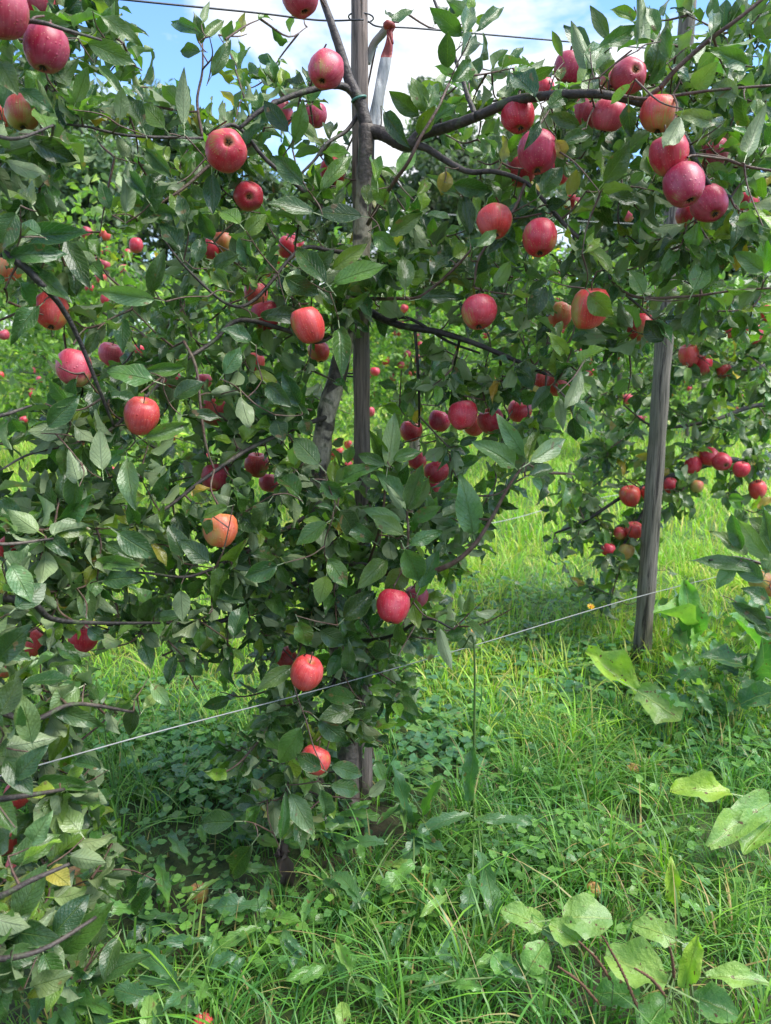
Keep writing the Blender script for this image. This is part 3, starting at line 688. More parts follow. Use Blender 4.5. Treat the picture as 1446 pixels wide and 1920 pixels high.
for x, y, d in ((255, 460, 26), (190, 472, 17), (207, 513, 17), (168, 540, 17), (275, 540, 19), (185, 522, 15), (232, 505, 17), (240, 478, 18), (262, 655, 24), (250, 625, 18), (75, 712, 14), (45, 787, 15), (8, 628, 21), (130, 800, 20), (152, 828, 17), (205, 470, 15), (290, 500, 16), (222, 545, 16)):
    apple(x, y, d, random.choice('PRR'), 'small pink red apple in the left background row seen through the leaves', 'small apples in the left background row', depth=.076 * F0 / d, parts=False)
for x, y, d in ((1178, 405, 21), (703, 697, 19), (695, 772, 17), (1090, 660, 15), (1106, 697, 17), (1178, 748, 19), (1196, 784, 17), (1160, 668, 14), (1240, 690, 17)):
    apple(x, y, d, random.choice('PRR'), 'small red apple in a background row, centre or right, seen through gaps', 'small apples in the right background row', depth=.076 * F0 / d, parts=False)

# ------------------------------------------------------------------ the near trees
MASK = """555200100100113100124355
433401110000103122112644
234312243230133244337777
555444464410233455458977
675335555631223566657866
541356646752332566656757
751256666676432656737757
875336677777666656648877
664655778887575666668977
554357778885344666777655
136646887762334566666322
136777788730345444521000
456778887710455542210000
566667667821555542000000
556566557744654442000000
666766668877766401000000
776777778888875100000000
775667778888873000000000
886666678888763000000000
874455678888653100000000
862001478888310000000000
874111258887400000000000
852100137887200000000000
741000137884000000000000
753000147753000000000000
864200136730000000000000
875200121200000000000000
886200000000000000000000
885100000000000000000000
874000000000000000000000
752000000000000000000000
421000000000000000000000""".split()
def grid(txt): return np.array([[int(c) for c in r] for r in txt], float)
G1 = grid(MASK)
G1[5:14, 0:9] = np.maximum(0, G1[5:14, 0:9] - 1.3); G1[9:13, 0:2] = np.minimum(G1[9:13, 0:2], 1.0); G1[10:13, 2:4] -= 1; G1[4:7, 1:4] *= .6; G1[0:4, 6:12] += .6
def dens(G, x, y):
    """smooth lookup"""
    gx_ = x / 60.25 - .5; gy_ = y / 60 - .5; i0 = int(math.floor(gy_)); j0 = int(math.floor(gx_)); fy = gy_ - i0; fx = gx_ - j0
    g = lambda i_, j_: G[min(31, max(0, i_)), min(23, max(0, j_))]
    return (g(i0, j0) * (1 - fx) + g(i0, j0 + 1) * fx) * (1 - fy) + (g(i0 + 1, j0) * (1 - fx) + g(i0 + 1, j0 + 1) * fx) * fy
KEEP = [(655, -50, 703, 395, 2.0), (592, 690, 625, 850, 2.1), (655, 690, 694, 862, 2.3), (652, 1395, 696, 1500, 2.3), (700, 40, 742, 235, 2.05), (700, 235, 900, 300, 1.9),
        (850, 640, 960, 668, 1.9), (730, 590, 850, 640, 1.95), (1232, 640, 1262, 1230, 3.4)]
class Tree:
    def __init__(s, loc, label, group=None):
        s.root = empty('apple_tree', loc); s.loc = np.array(loc, float); tag(s.root, label, 'tree', group)
        s.pts = []; s.leaves = []; s.hero = []; s.twigs = MB()
    def limb(s, name, pts, r0, r1, mat, sides=9, bump=.06, label=None):
        P = smooth_path(pts, 7); rr = np.linspace(r0, r1, len(P)); V, Fc = tube(P, rr, sides, bump)
        o = link(name, mesh(name, np.array(V) - s.loc, Fc, mat), s.root); s.pts += list(P)
        if label: o['label'] = label
        return P
    def twig(s, a, b, r0=.0032, r1=.0016, sag=.0, n=4):
        L = np.linalg.norm(b - a); mid = (a + b) / 2 + rng.normal(0, .06, 3) * L + np.array([0, 0, -sag * L])
        P = smooth_path([a, mid, b], n); s.twigs.add(tube(P, np.linspace(r0 + .004 * L, r1, len(P)), 5, 0, False)); return P
    def nearest(s, p):
        A = np.asarray(s.pts); return A[np.argmin(((A - p) ** 2).sum(1))]
def blocked(c, L, d, G, soft=1.0):
    x, y, dep = proj(c)
    if -40 < x < W0 + 40 and -40 < y < H0 + 40 and G is not None:
        if random.random() > min(1, dens(G, x, y) / 3.2): return True
    rp = L * F0 / dep * .30
    for (ac, ar, ax, ay, arp, adep) in APPLES:
        if dep < adep + .01 and abs(x - ax) < arp + rp and abs(y - ay) < arp + rp:
            if math.hypot(x - ax, y - ay) < arp * .80 + rp * .58 and random.random() < .92: return True
        if np.linalg.norm(c - ac) < ar + .012: return True
    if -60 < x < 760 and dep < 1 / (.69 - .000329 * x) + .02 and abs(y - (1455 - .271 * x)) < rp * .9 + 3 and random.random() < .93: return True
    for x0, y0, x1, y1, dd in KEEP:
        if dep < dd + .3 and x0 - rp * .8 < x < x1 + rp * .8 and y0 - rp * .5 < y < y1 + rp * .5 and random.random() < .92: return True
    return False
def shoot_leaves(T, P, n, Lr, G, upb=.55, chk=True, store=None):
    """leaves set spirally round the last part of a twig"""
    up_ = proj(P[-1])[1] < 330
    n0 = max(0, int(len(P) * .15)); ax = P[-1] - P[0]; ax = ax / (np.linalg.norm(ax) + 1e-9); a0 = random.uniform(0, 6.28)
    for k in range(n):
        t = (k + .5) / n; q = n0 + t * (len(P) - 1 - n0); i0 = int(q); f = q - i0; p = P[i0] * (1 - f) + P[min(i0 + 1, len(P) - 1)] * f
        a = a0 + 2.4 * k; x = np.cross(ax, [.1, .2, 1]); x /= np.linalg.norm(x) + 1e-9; y = np.cross(ax, x)
        rad = math.cos(a) * x + math.sin(a) * y
        d = ax * (.25 + .8 * t) + rad * random.uniform(.6, 1.1) + np.array([0, 0, random.uniform(-.15, .9) if up_ else random.uniform(-.62, .30)]) + rng.normal(0, .18, 3)
        d /= np.linalg.norm(d); L = random.uniform(*Lr) * (1 - .2 * abs(t - .4))
        nrm = np.array([0, 0, 1.0]) * upb + rng.normal(0, .42, 3) + np.array([0, -.35, .1]) + ax * .3
        if random.random() < .32: nrm = -nrm
        B = p + d * .2 * L; c = B + d * L * .5
        if chk and blocked(c, L, d, G): continue
        (T.leaves if store is None else store).append((frame(B, d, nrm, L, random.uniform(.85, 1.12)), random.randrange(12), leafcol(), proj(c)))
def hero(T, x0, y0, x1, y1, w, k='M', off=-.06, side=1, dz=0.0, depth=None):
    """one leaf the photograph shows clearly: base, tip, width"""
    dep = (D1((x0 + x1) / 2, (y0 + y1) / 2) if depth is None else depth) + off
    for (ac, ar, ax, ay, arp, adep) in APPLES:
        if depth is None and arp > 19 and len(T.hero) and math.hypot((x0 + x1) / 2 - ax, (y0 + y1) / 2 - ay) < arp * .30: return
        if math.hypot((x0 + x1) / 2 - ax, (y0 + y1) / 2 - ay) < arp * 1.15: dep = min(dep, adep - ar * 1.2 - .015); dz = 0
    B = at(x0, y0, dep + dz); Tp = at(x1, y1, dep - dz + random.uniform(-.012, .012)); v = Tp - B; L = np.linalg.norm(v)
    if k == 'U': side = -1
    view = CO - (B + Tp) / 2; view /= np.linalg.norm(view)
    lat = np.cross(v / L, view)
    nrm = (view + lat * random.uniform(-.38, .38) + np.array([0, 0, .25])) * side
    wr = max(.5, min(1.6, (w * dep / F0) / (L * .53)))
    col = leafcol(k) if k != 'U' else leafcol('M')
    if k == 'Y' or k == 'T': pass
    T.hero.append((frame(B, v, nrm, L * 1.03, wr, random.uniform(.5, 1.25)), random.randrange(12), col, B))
def finish(T, nsingle=300, meshes=LM):
    for it in T.hero:
        B = it[3]; d = it[0][:3, 1]; d = d / np.linalg.norm(d); L = np.linalg.norm(it[0][:3, 1]); p = B - d * L * .2
        q = T.nearest(p)
        if 0.01 < np.linalg.norm(q - p) < .45: T.pts += list(T.twig(q, p, .0018, .0011)[::2])
    vis = [(sc[2] - (0 if (0 < sc[0] < W0 and 0 < sc[1] < H0) else -9) - 0.9 * np.linalg.norm(M[:3, 1]), i_) for i_, (M, v, c, sc) in enumerate(T.leaves)]
    vis.sort(); k = max(0, nsingle - len(T.hero)); single = [T.leaves[i_] for _, i_ in vis[:k]]; rest = [T.leaves[i_] for _, i_ in vis[k:]]
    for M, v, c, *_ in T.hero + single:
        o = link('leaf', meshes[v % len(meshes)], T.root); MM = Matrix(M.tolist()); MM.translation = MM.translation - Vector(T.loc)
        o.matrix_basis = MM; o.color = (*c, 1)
    if rest: joined('foliage', [(M, v, c) for M, v, c, _ in rest], LG, M_LEAF, T.root, T.loc)
    if T.twigs.V:
        o = T.twigs.build('twigs', M_TWIG, T.root, T.loc); o['kind'] = 'stuff'
def populate(T, G, sel, n, depthfn, dspread, Lr, nl=(5, 9), maxlen=.30, attach=.16):
    cells = [(i_, j_) for i_ in range(32) for j_ in range(24) if G[i_, j_] > 0]; wts = [G[c] for c in cells]; tg = []
    while len(tg) < n:
        i_, j_ = random.choices(cells, wts)[0]; x = (j_ + random.random()) * 60.25; y = (i_ + random.random()) * 60
        if x < 60: x -= random.random() * 120
        if not sel(x, y): continue
        tg.append(at(x, y, depthfn(x, y) + random.random() ** 1.25 * dspread))
    A = np.asarray(T.pts); tg.sort(key=lambda p: ((A - p) ** 2).sum(1).min())
    for p in tg:
        q = T.nearest(p); L = np.linalg.norm(p - q); 
        if L > .75: continue
        P = T.twig(q, p, .0028 if L < .3 else .0045, .0014, .05); T.pts += list(P[2::2])
        k = len(P); cut = max(0, int(k * (1 - min(1, attach / max(L, .01))))); shoot_leaves(T, P[cut:], random.randint(*nl), Lr, G)

# --- middle tree
mt_base = ground(655, 1530); mt_base[2] = 0
T1 = Tree(mt_base, 'old apple tree with forked pale trunk tied to the middle stake')
dT = 2.30
T1.limb('trunk', [ground(655, 1535) + [0, 0, -.04], at(652, 1400, 2.52), at(640, 1250, 2.44), at(620, 1100, 2.38), at(598, 960, 2.33), at(602, 860, 2.28), at(612, 780, 2.24), at(636, 690, 2.20), at(655, 600, 2.12), at(676, 480, 2.07), at(682, 380, 2.03), at(687, 300, 2.0), at(688, 235, 1.985)], .036, .0205, M_BARK, 14, .07)
T1.limb('leader', [at(688, 240, 1.985), at(676, 195, 1.98), at(655, 150, 1.97), at(640, 100, 1.96), at(622, 45, 1.95), at(603, -10, 1.95), at(585, -90, 1.94)], .018, .006, M_LIMB)
T1.limb('cut_spur', [at(688, 120, 2.12), at(700, 85, 2.1), at(718, 62, 2.07), at(728, 48, 2.05)], .010, .011, simple('pale_peeled_wood', (.42, .40, .35), .7), 9, .04)
lm = T1.limb
lm('limb', [at(688, 245, 1.99), at(715, 250, 1.98), at(745, 266, 1.95), at(768, 272, 1.93), at(790, 252, 1.92), at(840, 238, 1.88), at(893, 219, 1.83)], .019, .012, M_LIMB)
lm('limb', [at(893, 219, 1.83), at(960, 190, 1.77), at(1020, 180, 1.72), at(1080, 176, 1.68), at(1130, 177, 1.65), at(1190, 190, 1.64), at(1240, 208, 1.63)], .012, .0075, M_LIMB)
lm('limb', [at(1240, 208, 1.63), at(1283, 258, 1.62), at(1308, 310, 1.63), at(1335, 352, 1.64), at(1370, 370, 1.66)], .009, .004, M_DARK)
lm('limb', [at(765, 270, 1.93), at(800, 278, 1.92), at(838, 302, 1.9), at(880, 322, 1.88), at(930, 322, 1.86), at(990, 345, 1.84), at(1040, 400, 1.82)], .010, .0042, M_LIMB)
lm('branch', [at(893, 219, 1.83), at(877, 180, 1.86), at(868, 150, 1.88), at(850, 100, 1.9), at(832, 45, 1.91), at(808, -15, 1.92)], .0065, .0035, M_LIMB)
lm('branch', [at(842, 157, 1.8), at(820, 205, 1.78), at(790, 255, 1.78), at(765, 305, 1.8), at(742, 337, 1.84), at(710, 385, 1.92), at(690, 420, 2.0)][::-1], .0055, .003, M_TWIG)
lm('limb', [at(684, 578, 2.12), at(715, 597, 2.08), at(760, 612, 2.03), at(820, 622, 1.99), at(880, 640, 1.95), at(935, 662, 1.93), at(985, 684, 1.92), at(1025, 702, 1.92)], .0115, .004, M_DARK)
lm('branch', [at(730, 602, 2.05), at(757, 595, 2.02), at(790, 608, 2.0), at(840, 640, 2.0), at(900, 662, 2.05)], .005, .003, M_DARK)
lm('branch', [at(778, 617, 2.02), at(783, 680, 2.04), at(786, 750, 2.1), at(786, 800, 2.2)], .0045, .003, M_DARK)
lm('branch', [at(862, 636, 1.96), at(850, 700, 2.1), at(856, 745, 2.2)], .004, .0025, M_DARK)
lm('branch', [at(937, 663, 1.93), at(942, 720, 2.1), at(945, 760, 2.3)], .004, .0025, M_DARK)
lm('limb', [at(680, 200, 1.98), at(655, 168, 1.97), at(628, 160, 1.95), at(585, 168, 1.93), at(535, 185, 1.9), at(488, 208, 1.87), at(450, 240, 1.86)], .011, .0045, M_LIMB)
lm('branch', [at(672, 215, 2.0), at(650, 245, 1.98), at(612, 270, 1.95), at(590, 300, 1.95), at(560, 330, 1.95)], .006, .003, M_LIMB)
lm('limb', [at(682, 400, 2.04), at(620, 400, 1.98), at(560, 350, 1.94), at(500, 300, 1.9), at(440, 235, 1.88), at(388, 258, 1.84), at(320, 258, 1.8), at(232, 253, 1.74), at(165, 238, 1.7), at(110, 232, 1.68)], .0068, .0022, M_LIMB)
lm('branch', [at(470, 270, 1.9), at(400, 305, 1.87), at(348, 350, 1.84), at(300, 382, 1.82), at(255, 412, 1.8)], .005, .0025, M_TWIG)
lm('limb', [at(676, 480, 2.08), at(620, 470, 2.02), at(560, 470, 1.98), at(480, 560, 1.93), at(427, 570, 1.88), at(350, 503, 1.84), at(300, 440, 1.8)], .0068, .0022, M_LIMB)
lm('limb', [at(655, 600, 2.13), at(600, 640, 2.05), at(540, 620, 1.98), at(450, 600, 1.93), at(400, 640, 1.9), at(330, 690, 1.84), at(215, 800, 1.78), at(150, 830, 1.75), at(60, 850, 1.7), at(0, 882, 1.66)], .0075, .0022, M_LIMB)
lm('branch', [at(345, 640, 1.86), at(368, 690, 1.84), at(378, 780, 1.82), at(388, 840, 1.82), at(402, 880, 1.82)], .004, .0025, M_TWIG)
lm('limb', [at(618, 780, 2.24), at(560, 800, 2.1), at(470, 840, 1.98), at(380, 900, 1.9), at(300, 960, 1.85), at(200, 1000, 1.8), at(120, 990, 1.75)], .0075, .0022, M_LIMB)
lm('limb', [at(600, 950, 2.32), at(540, 990, 2.15), at(450, 1040, 2.0), at(360, 1080, 1.92), at(280, 1075, 1.86), at(200, 1070, 1.82)], .0068, .0022, M_LIMB)
lm('limb', [at(615, 1080, 2.38), at(540, 1100, 2.2), at(460, 1150, 2.08), at(380, 1170, 2.0), at(300, 1168, 1.94), at(200, 1172, 1.88)], .010, .003, M_DARK)
lm('branch', [at(598, 880, 2.26), at(612, 930, 2.1), at(632, 1000, 2.05), at(645, 1040, 2.05)], .005, .003, M_DARK)
lm('limb', [at(612, 1060, 2.37), at(680, 1060, 2.2), at(750, 1080, 2.02), at(830, 1065, 1.9), at(882, 1030, 1.86), at(920, 975, 1.84), at(955, 910, 1.82), at(985, 868, 1.82)], .010, .0026, M_TWIG)
lm('branch', [at(760, 1080, 2.02), at(763, 1040, 1.93), at(766, 1000, 1.9), at(763, 955, 1.88)], .004, .0025, M_TWIG)
lm('branch', [at(690, 1060, 2.2), at(715, 980, 2.0), at(722, 920, 1.95), at(727, 868, 1.92)], .004, .0025, M_TWIG)
lm('limb', [at(632, 1190, 2.43), at(580, 1220, 2.3), at(530, 1280, 2.2), at(520, 1340, 2.15), at(545, 1430, 2.15)], .008, .003, M_DARK)
lm('limb', [at(640, 1240, 2.43), at(620, 1300, 2.3), at(610, 1360, 2.22), at(600, 1440, 2.2), at(600, 1500, 2.22)], .007, .003, M_DARK)
lm('limb', [at(632, 1190, 2.43), at(690, 1200, 2.25), at(740, 1190, 2.1), at(800, 1160, 2.0), at(850, 1180, 2.0)], .007, .0025, M_DARK)
lm('branch', [at(680, 560, 2.1), at(740, 560, 1.97), at(790, 555, 1.9), at(850, 505, 1.85), at(882, 470, 1.82)], .005, .0028, M_TWIG)
lm('branch', [at(1040, 400, 1.82), at(1068, 430, 1.8), at(1110, 470, 1.8), at(1150, 530, 1.82), at(1200, 575, 1.85)], .006, .003, M_LIMB)
lm('branch', [at(1140, 520, 1.82), at(1190, 556, 1.8), at(1290, 556, 1.78), at(1375, 545, 1.75), at(1450, 540, 1.72)], .0042, .0022, M_TWIG)
lm('branch', [at(1238, 165, 1.6), at(1270, 128, 1.58), at(1330, 75, 1.55), at(1385, 35, 1.52), at(1440, -10, 1.5)], .0055, .0035, M_TWIG)
lm('branch', [at(1200, 195, 1.63), at(1238, 165, 1.6)], .006, .0055, M_TWIG)
lm('branch', [at(1305, 290, 1.63), at(1350, 295, 1.6), at(1400, 312, 1.57), at(1460, 322, 1.55)], .004, .0025, M_TWIG)
lm('branch', [at(1160, 180, 1.64), at(1220, 185, 1.6), at(1330, 170, 1.56), at(1450, 160, 1.52)], .004, .0025, M_TWIG)
lm('branch', [at(985, 345, 1.84), at(960, 400, 1.8), at(900, 480, 1.8), at(890, 540, 1.82)], .004, .0025, M_TWIG)
lm('branch', [at(380, 258, 1.84), at(370, 190, 1.84), at(380, 130, 1.84), at(379, 60, 1.84)], .004, .0018, M_TWIG)
tie = ring(at(673, 186, 1.975), (-.35, 0, 1), .0185, .0032, M_TIE, 'plastic_tie', 'green plastic tie round the leader just above the fork', 'tie')
# --- left tree (its trunk stands just outside the frame)
lt_base = np.array([-1.40, 1.62, 0.])
T2 = Tree(lt_base, 'apple tree whose branches reach in from the left edge')
def lt(z, dx=0, dy=0): return lt_base + np.array([dx, dy, z])
T2.limb('trunk', [lt(-.05), lt(.5, .02), lt(1.0, .05), lt(1.5, .03), lt(2.0, .06), lt(2.45, .08)], .034, .014, M_BARK, 12, .07)
lm = T2.limb
lm('limb', [lt(2.15, .06), at(-150, 60, 1.5), at(-60, 40, 1.42), at(60, 40, 1.4), at(120, 55, 1.42), at(190, 75, 1.5)], .0075, .0022, M_LIMB)
lm('limb', [lt(1.9, .06), at(-150, 260, 1.55), at(-40, 250, 1.48), at(30, 260, 1.46), at(100, 235, 1.5)], .0065, .0022, M_LIMB)
lm('limb', [lt(1.6, .06), at(-120, 480, 1.55), at(-20, 470, 1.5), at(35, 492, 1.5), at(75, 530, 1.52), at(115, 575, 1.56), at(150, 640, 1.6), at(188, 735, 1.65), at(214, 800, 1.7)], .011, .003, M_DARK)
lm('limb', [lt(1.3, .04), at(-100, 800, 1.5), at(0, 780, 1.5), at(60, 760, 1.52)], .0065, .0022, M_LIMB)
lm('limb', [lt(1.05, .04), at(-100, 1000, 1.5), at(0, 1020, 1.48), at(100, 1010, 1.55)], .0065, .0022, M_LIMB)
lm('limb', [lt(.85, .04), at(-120, 1100, 1.5), at(0, 1120, 1.48), at(60, 1130, 1.5), at(98, 1160, 1.54), at(180, 1168, 1.62), at(300, 1168, 1.76)], .011, .003, M_DARK)
lm('limb', [lt(.62, .04), at(-140, 1320, 1.45), at(-20, 1330, 1.4), at(60, 1350, 1.42), at(140, 1320, 1.5), at(250, 1335, 1.62)], .009, .003, M_LIMB)
lm('limb', [lt(.5, .04), at(-160, 1500, 1.4), at(-30, 1500, 1.34), at(60, 1490, 1.36), at(120, 1480, 1.42)], .009, .003, M_LIMB)
lm('limb', [lt(.35, .04), at(-180, 1700, 1.3), at(-30, 1690, 1.28), at(60, 1650, 1.3), at(130, 1620, 1.34)], .009, .003, M_LIMB)
lm('limb', [lt(.30, .04), at(-160, 1800, 1.3), at(-20, 1800, 1.26), at(80, 1780, 1.28), at(180, 1720, 1.36)], .008, .003, M_LIMB)

# --- leaves the photograph shows one by one
def isleft(x, y): return (x < 110) or (y > 1230 and x < 330) or (y < 150 and x < 280)
H = """378 62 307 32 24 M|376 82 368 20 26 M|381 72 419 42 22 M|380 40 390 8 12 U|376 96 328 92 26 M|397 142 437 67 26 M|345 233 341 135 22 U|225 223 231 163 28 U|268 240 237 172 34 D
308 240 265 190 34 M|397 328 398 405 34 D|323 333 277 281 30 D|206 392 185 335 30 D|236 398 238 295 32 U|275 372 242 326 28 D|338 472 304 402 38 D|366 492 382 437 28 D|283 548 304 470 32 D|28 446 160 432 28 D
124 452 166 535 40 D|290 562 180 545 36 G|72 575 18 630 36 D|55 260 147 305 44 D|12 303 100 337 26 U|165 80 255 119 38 M|190 30 267 76 32 M|185 125 232 167 20 M|30 46 128 36 36 D|0 115 27 170 40 M
142 192 165 125 28 M|36 166 102 206 34 D|30 400 -10 470 50 D|60 385 20 330 46 G|20 480 125 470 36 D|50 500 130 560 34 D|75 440 20 410 40 G|541 247 487 182 32 D|553 266 573 187 33 M|567 346 514 290 38 D
602 357 662 277 30 L|588 398 502 372 36 M|678 405 588 393 36 D|612 530 545 445 40 M|627 530 726 490 40 L|624 505 690 455 30 L|490 594 577 585 32 D|535 520 600 556 36 D|582 515 625 470 34 M|540 555 560 500 34 G
785 216 730 172 34 M|797 210 775 140 38 M|800 205 822 145 30 M|803 235 862 186 28 M|785 252 815 200 30 L|722 210 760 270 32 D|840 127 838 60 36 M|866 65 808 17 34 M|868 66 890 0 30 M|865 106 895 58 34 M
895 56 950 3 20 M|850 155 896 107 38 M|708 340 700 275 28 L|745 322 781 280 32 L|722 385 700 330 30 L|835 322 832 365 32 Y|880 440 867 353 32 D|783 368 811 327 22 L|760 541 762 468 38 D|812 515 838 458 38 D
850 482 882 458 32 L|798 522 768 518 34 L|787 560 872 550 28 D|895 462 940 427 26 G|850 345 927 362 34 M|902 603 912 574 18 D|870 372 800 330 28 G|730 440 795 400 34 M|690 385 690 330 26 L|700 440 745 470 34 M
1105 100 1055 33 34 D|1140 75 1108 6 26 M|1054 106 1035 55 16 U|1114 130 1070 60 26 U|1100 138 1142 66 44 M|1125 88 1212 42 34 M|1197 78 1205 -4 30 U|1235 64 1216 -4 28 M|1335 66 1345 -2 26 M|1252 108 1244 45 26 M
1005 182 960 128 46 D|1050 150 1055 122 20 L|1028 202 1072 165 30 M|1087 236 1028 213 28 M|1053 272 1117 240 28 D|1178 194 1181 259 30 D|1181 158 1136 199 20 G|1276 220 1245 293 42 U|1044 262 1062 301 28 T|1014 228 989 274 22 D
1015 362 1056 308 36 M|1133 342 1188 268 42 M|1140 368 1218 375 26 D|1133 362 1140 400 22 M|1206 551 1185 503 34 M|1098 470 1128 438 28 L|1106 550 1146 596 44 L|1300 546 1332 478 40 G|1242 640 1208 600 40 D|1022 538 992 598 36 D
1090 695 1060 790 20 U|1048 748 1056 802 24 U|1320 250 1370 195 32 D|1400 290 1425 215 26 U|1385 180 1330 150 34 G|1300 165 1340 125 40 G|1400 120 1345 95 34 M|1340 230 1280 210 30 G|1420 420 1370 400 34 G|1430 510 1380 470 34 M
180 676 112 692 40 M|288 714 198 690 46 M|272 695 345 690 26 M|328 747 381 710 38 D|316 788 232 780 34 M|352 777 418 776 22 D|453 745 469 816 36 U|272 822 360 793 32 M|90 800 150 740 44 D|148 884 131 964 42 D
238 864 246 950 40 G|146 902 134 854 40 U|192 882 185 805 38 U|222 1000 293 1047 50 D|342 1044 322 982 40 D|392 1056 338 1010 38 D|188 1054 262 1060 30 M|195 1088 260 1078 44 D|340 1108 342 1164 34 U|426 950 370 968 26 M
396 974 383 1003 24 D|438 1192 458 1128 36 D|165 1178 196 1200 28 D|762 945 705 880 30 G|765 956 797 869 36 G|770 956 817 889 18 U|758 952 728 918 20 U|752 980 680 953 30 G|756 1002 698 968 34 G|774 976 826 950 28 M
768 1022 832 990 30 M|725 870 692 804 26 M|727 877 741 774 34 G|738 862 792 842 26 M|722 872 668 850 26 M|888 1001 868 896 52 G|760 1030 790 1093 48 M|788 1102 822 1030 34 D|724 1050 674 1098 38 M|766 1068 717 1112 42 M
772 1122 784 1177 30 L|638 957 678 1011 46 D|613 980 557 1022 36 M|616 1048 652 1101 36 M|612 1080 597 1131 36 L|645 1161 703 1106 46 D|598 871 545 814 42 G|518 786 531 826 42 D|568 785 580 818 40 D|637 615 645 694 36 M
560 1165 581 1216 36 M|600 1182 652 1212 36 D|735 1226 680 1210 36 D|650 1262 657 1208 30 D|748 1168 752 1222 24 D|824 1178 846 1256 24 U|548 1250 482 1292 32 M|983 855 931 777 34 G|966 876 899 821 44 G|995 866 1070 818 36 G
992 892 1036 884 30 G|988 862 1010 800 22 L|700 1015 640 975 34 D|565 1365 521 1436 44 M|598 1350 652 1396 42 D|667 1312 598 1295 38 M|665 1330 598 1345 38 M|602 1442 553 1414 34 D|622 1435 687 1456 32 D|602 1480 627 1552 32 G
545 1488 586 1566 40 G|620 1474 687 1482 34 D|527 1572 540 1488 18 D|440 1540 364 1542 44 D|472 1584 417 1656 44 D|505 940 470 1000 36 D|520 1060 460 1080 40 D|560 930 520 880 44 M|640 900 690 870 36 M|600 905 650 935 36 D
560 760 530 700 34 D|500 720 540 760 34 D|420 700 455 650 34 D|470 640 420 610 36 D|380 560 330 580 34 M|400 500 450 480 34 M|450 420 410 380 34 L|460 440 500 400 32 L|430 540 390 500 32 L|350 420 330 350 28 D
30 1722 82 1620 56 D|132 1606 204 1617 36 U|92 1632 130 1656 40 Y|100 1752 167 1678 54 D|113 1788 205 1699 48 M|8 1745 98 1756 48 D|283 1664 231 1727 34 D|268 1644 208 1692 36 D|22 1798 18 1875 55 D|82 1788 112 1856 44 D
100 1330 194 1362 36 D|60 1392 40 1300 46 G|148 1290 92 1326 46 G|70 1466 176 1475 26 D|250 1324 241 1382 30 D|284 1282 318 1326 28 G|270 1330 300 1290 22 G|20 1560 -20 1600 60 D|60 1580 90 1530 44 G|30 1460 80 1400 44 D
170 1840 250 1790 46 D|60 1850 130 1830 44 G|10 1420 60 1490 44 D|150 1560 110 1510 44 G|0 1340 40 1270 44 D|190 1440 130 1420 30 D|220 1760 190 1840 40 D|-5 1240 40 1180 50 D|30 1140 90 1090 44 D|20 1060 60 1120 44 G""".replace('\n', '|').split('|')
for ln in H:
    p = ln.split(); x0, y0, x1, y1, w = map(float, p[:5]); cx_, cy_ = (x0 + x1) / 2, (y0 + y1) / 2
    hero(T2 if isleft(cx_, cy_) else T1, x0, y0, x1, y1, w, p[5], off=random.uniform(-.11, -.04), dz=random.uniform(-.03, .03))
def ddn(x, y): return D1(x, y)
populate(T1, G1, lambda x, y: not isleft(x, y), 960, ddn, .60, (.050, .086))
populate(T2, G1, lambda x, y: isleft(x, y) or x < 140, 290, ddn, .40, (.055, .092))
# a twig to each apple
for (c, r, x, y, rp, dep) in NEAR_APPLES:
    T = T2 if isleft(x, y) else T1; a = c + np.array([.002, 0, r + .012]); q = T.nearest(a)
    if np.linalg.norm(q - a) < .4: T.twig(q, a, .0022, .0020)
finish(T1, 300); finish(T2, 300)

# ------------------------------------------------------------------ right hand tree behind the leaning stake
rt_base = np.array([2.25, 4.15, 0.])
T3 = Tree(rt_base, 'apple tree behind the leaning stake, laden branches low over the grass')
def rt(z, dx=0): return rt_base + np.array([dx, 0, z])
T3.limb('trunk', [rt(-.05), rt(.6, .02), rt(1.2, -.02), rt(1.8, .02), rt(2.3, 0)], .036, .012, M_BARK, 10, .07)
lm = T3.limb
lm('limb', [rt(.95), at(1440, 880, 4.0), at(1370, 862, 3.9), at(1300, 880, 3.8), at(1240, 900, 3.75), at(1170, 930, 3.7), at(1100, 975, 3.7), at(1040, 1000, 3.7)], .02, .005, M_DARK)
lm('limb', [at(1240, 900, 3.75), at(1200, 970, 3.7), at(1170, 1020, 3.65), at(1150, 1060, 3.65)], .01, .004, M_DARK)
lm('limb', [rt(1.15), at(1420, 760, 4.0), at(1330, 790, 3.9), at(1230, 800, 3.85), at(1170, 760, 3.8)], .015, .004, M_LIMB)
lm('limb', [rt(1.5), at(1420, 690, 3.9), at(1340, 680, 3.8), at(1270, 655, 3.75)], .015, .004, M_LIMB)
lm('limb', [rt(1.7), at(1420, 600, 3.9), at(1340, 600, 3.85), at(1250, 560, 3.8), at(1120, 590, 3.9)], .015, .004, M_LIMB)
M3 = ["0" * 24] * 8 + ["000000000000000001222444", "000000000000000023444666", "000000000000000012332777", "000000000000000012333777", "000000000000000011445677", "000000000000000001354466", "000000000000000001566666",
     "000000000000000014666533", "000000000000000025664100", "000000000000000003652000", "000000000000000000320000"] + ["0" * 24] * 13
G3 = grid(M3)
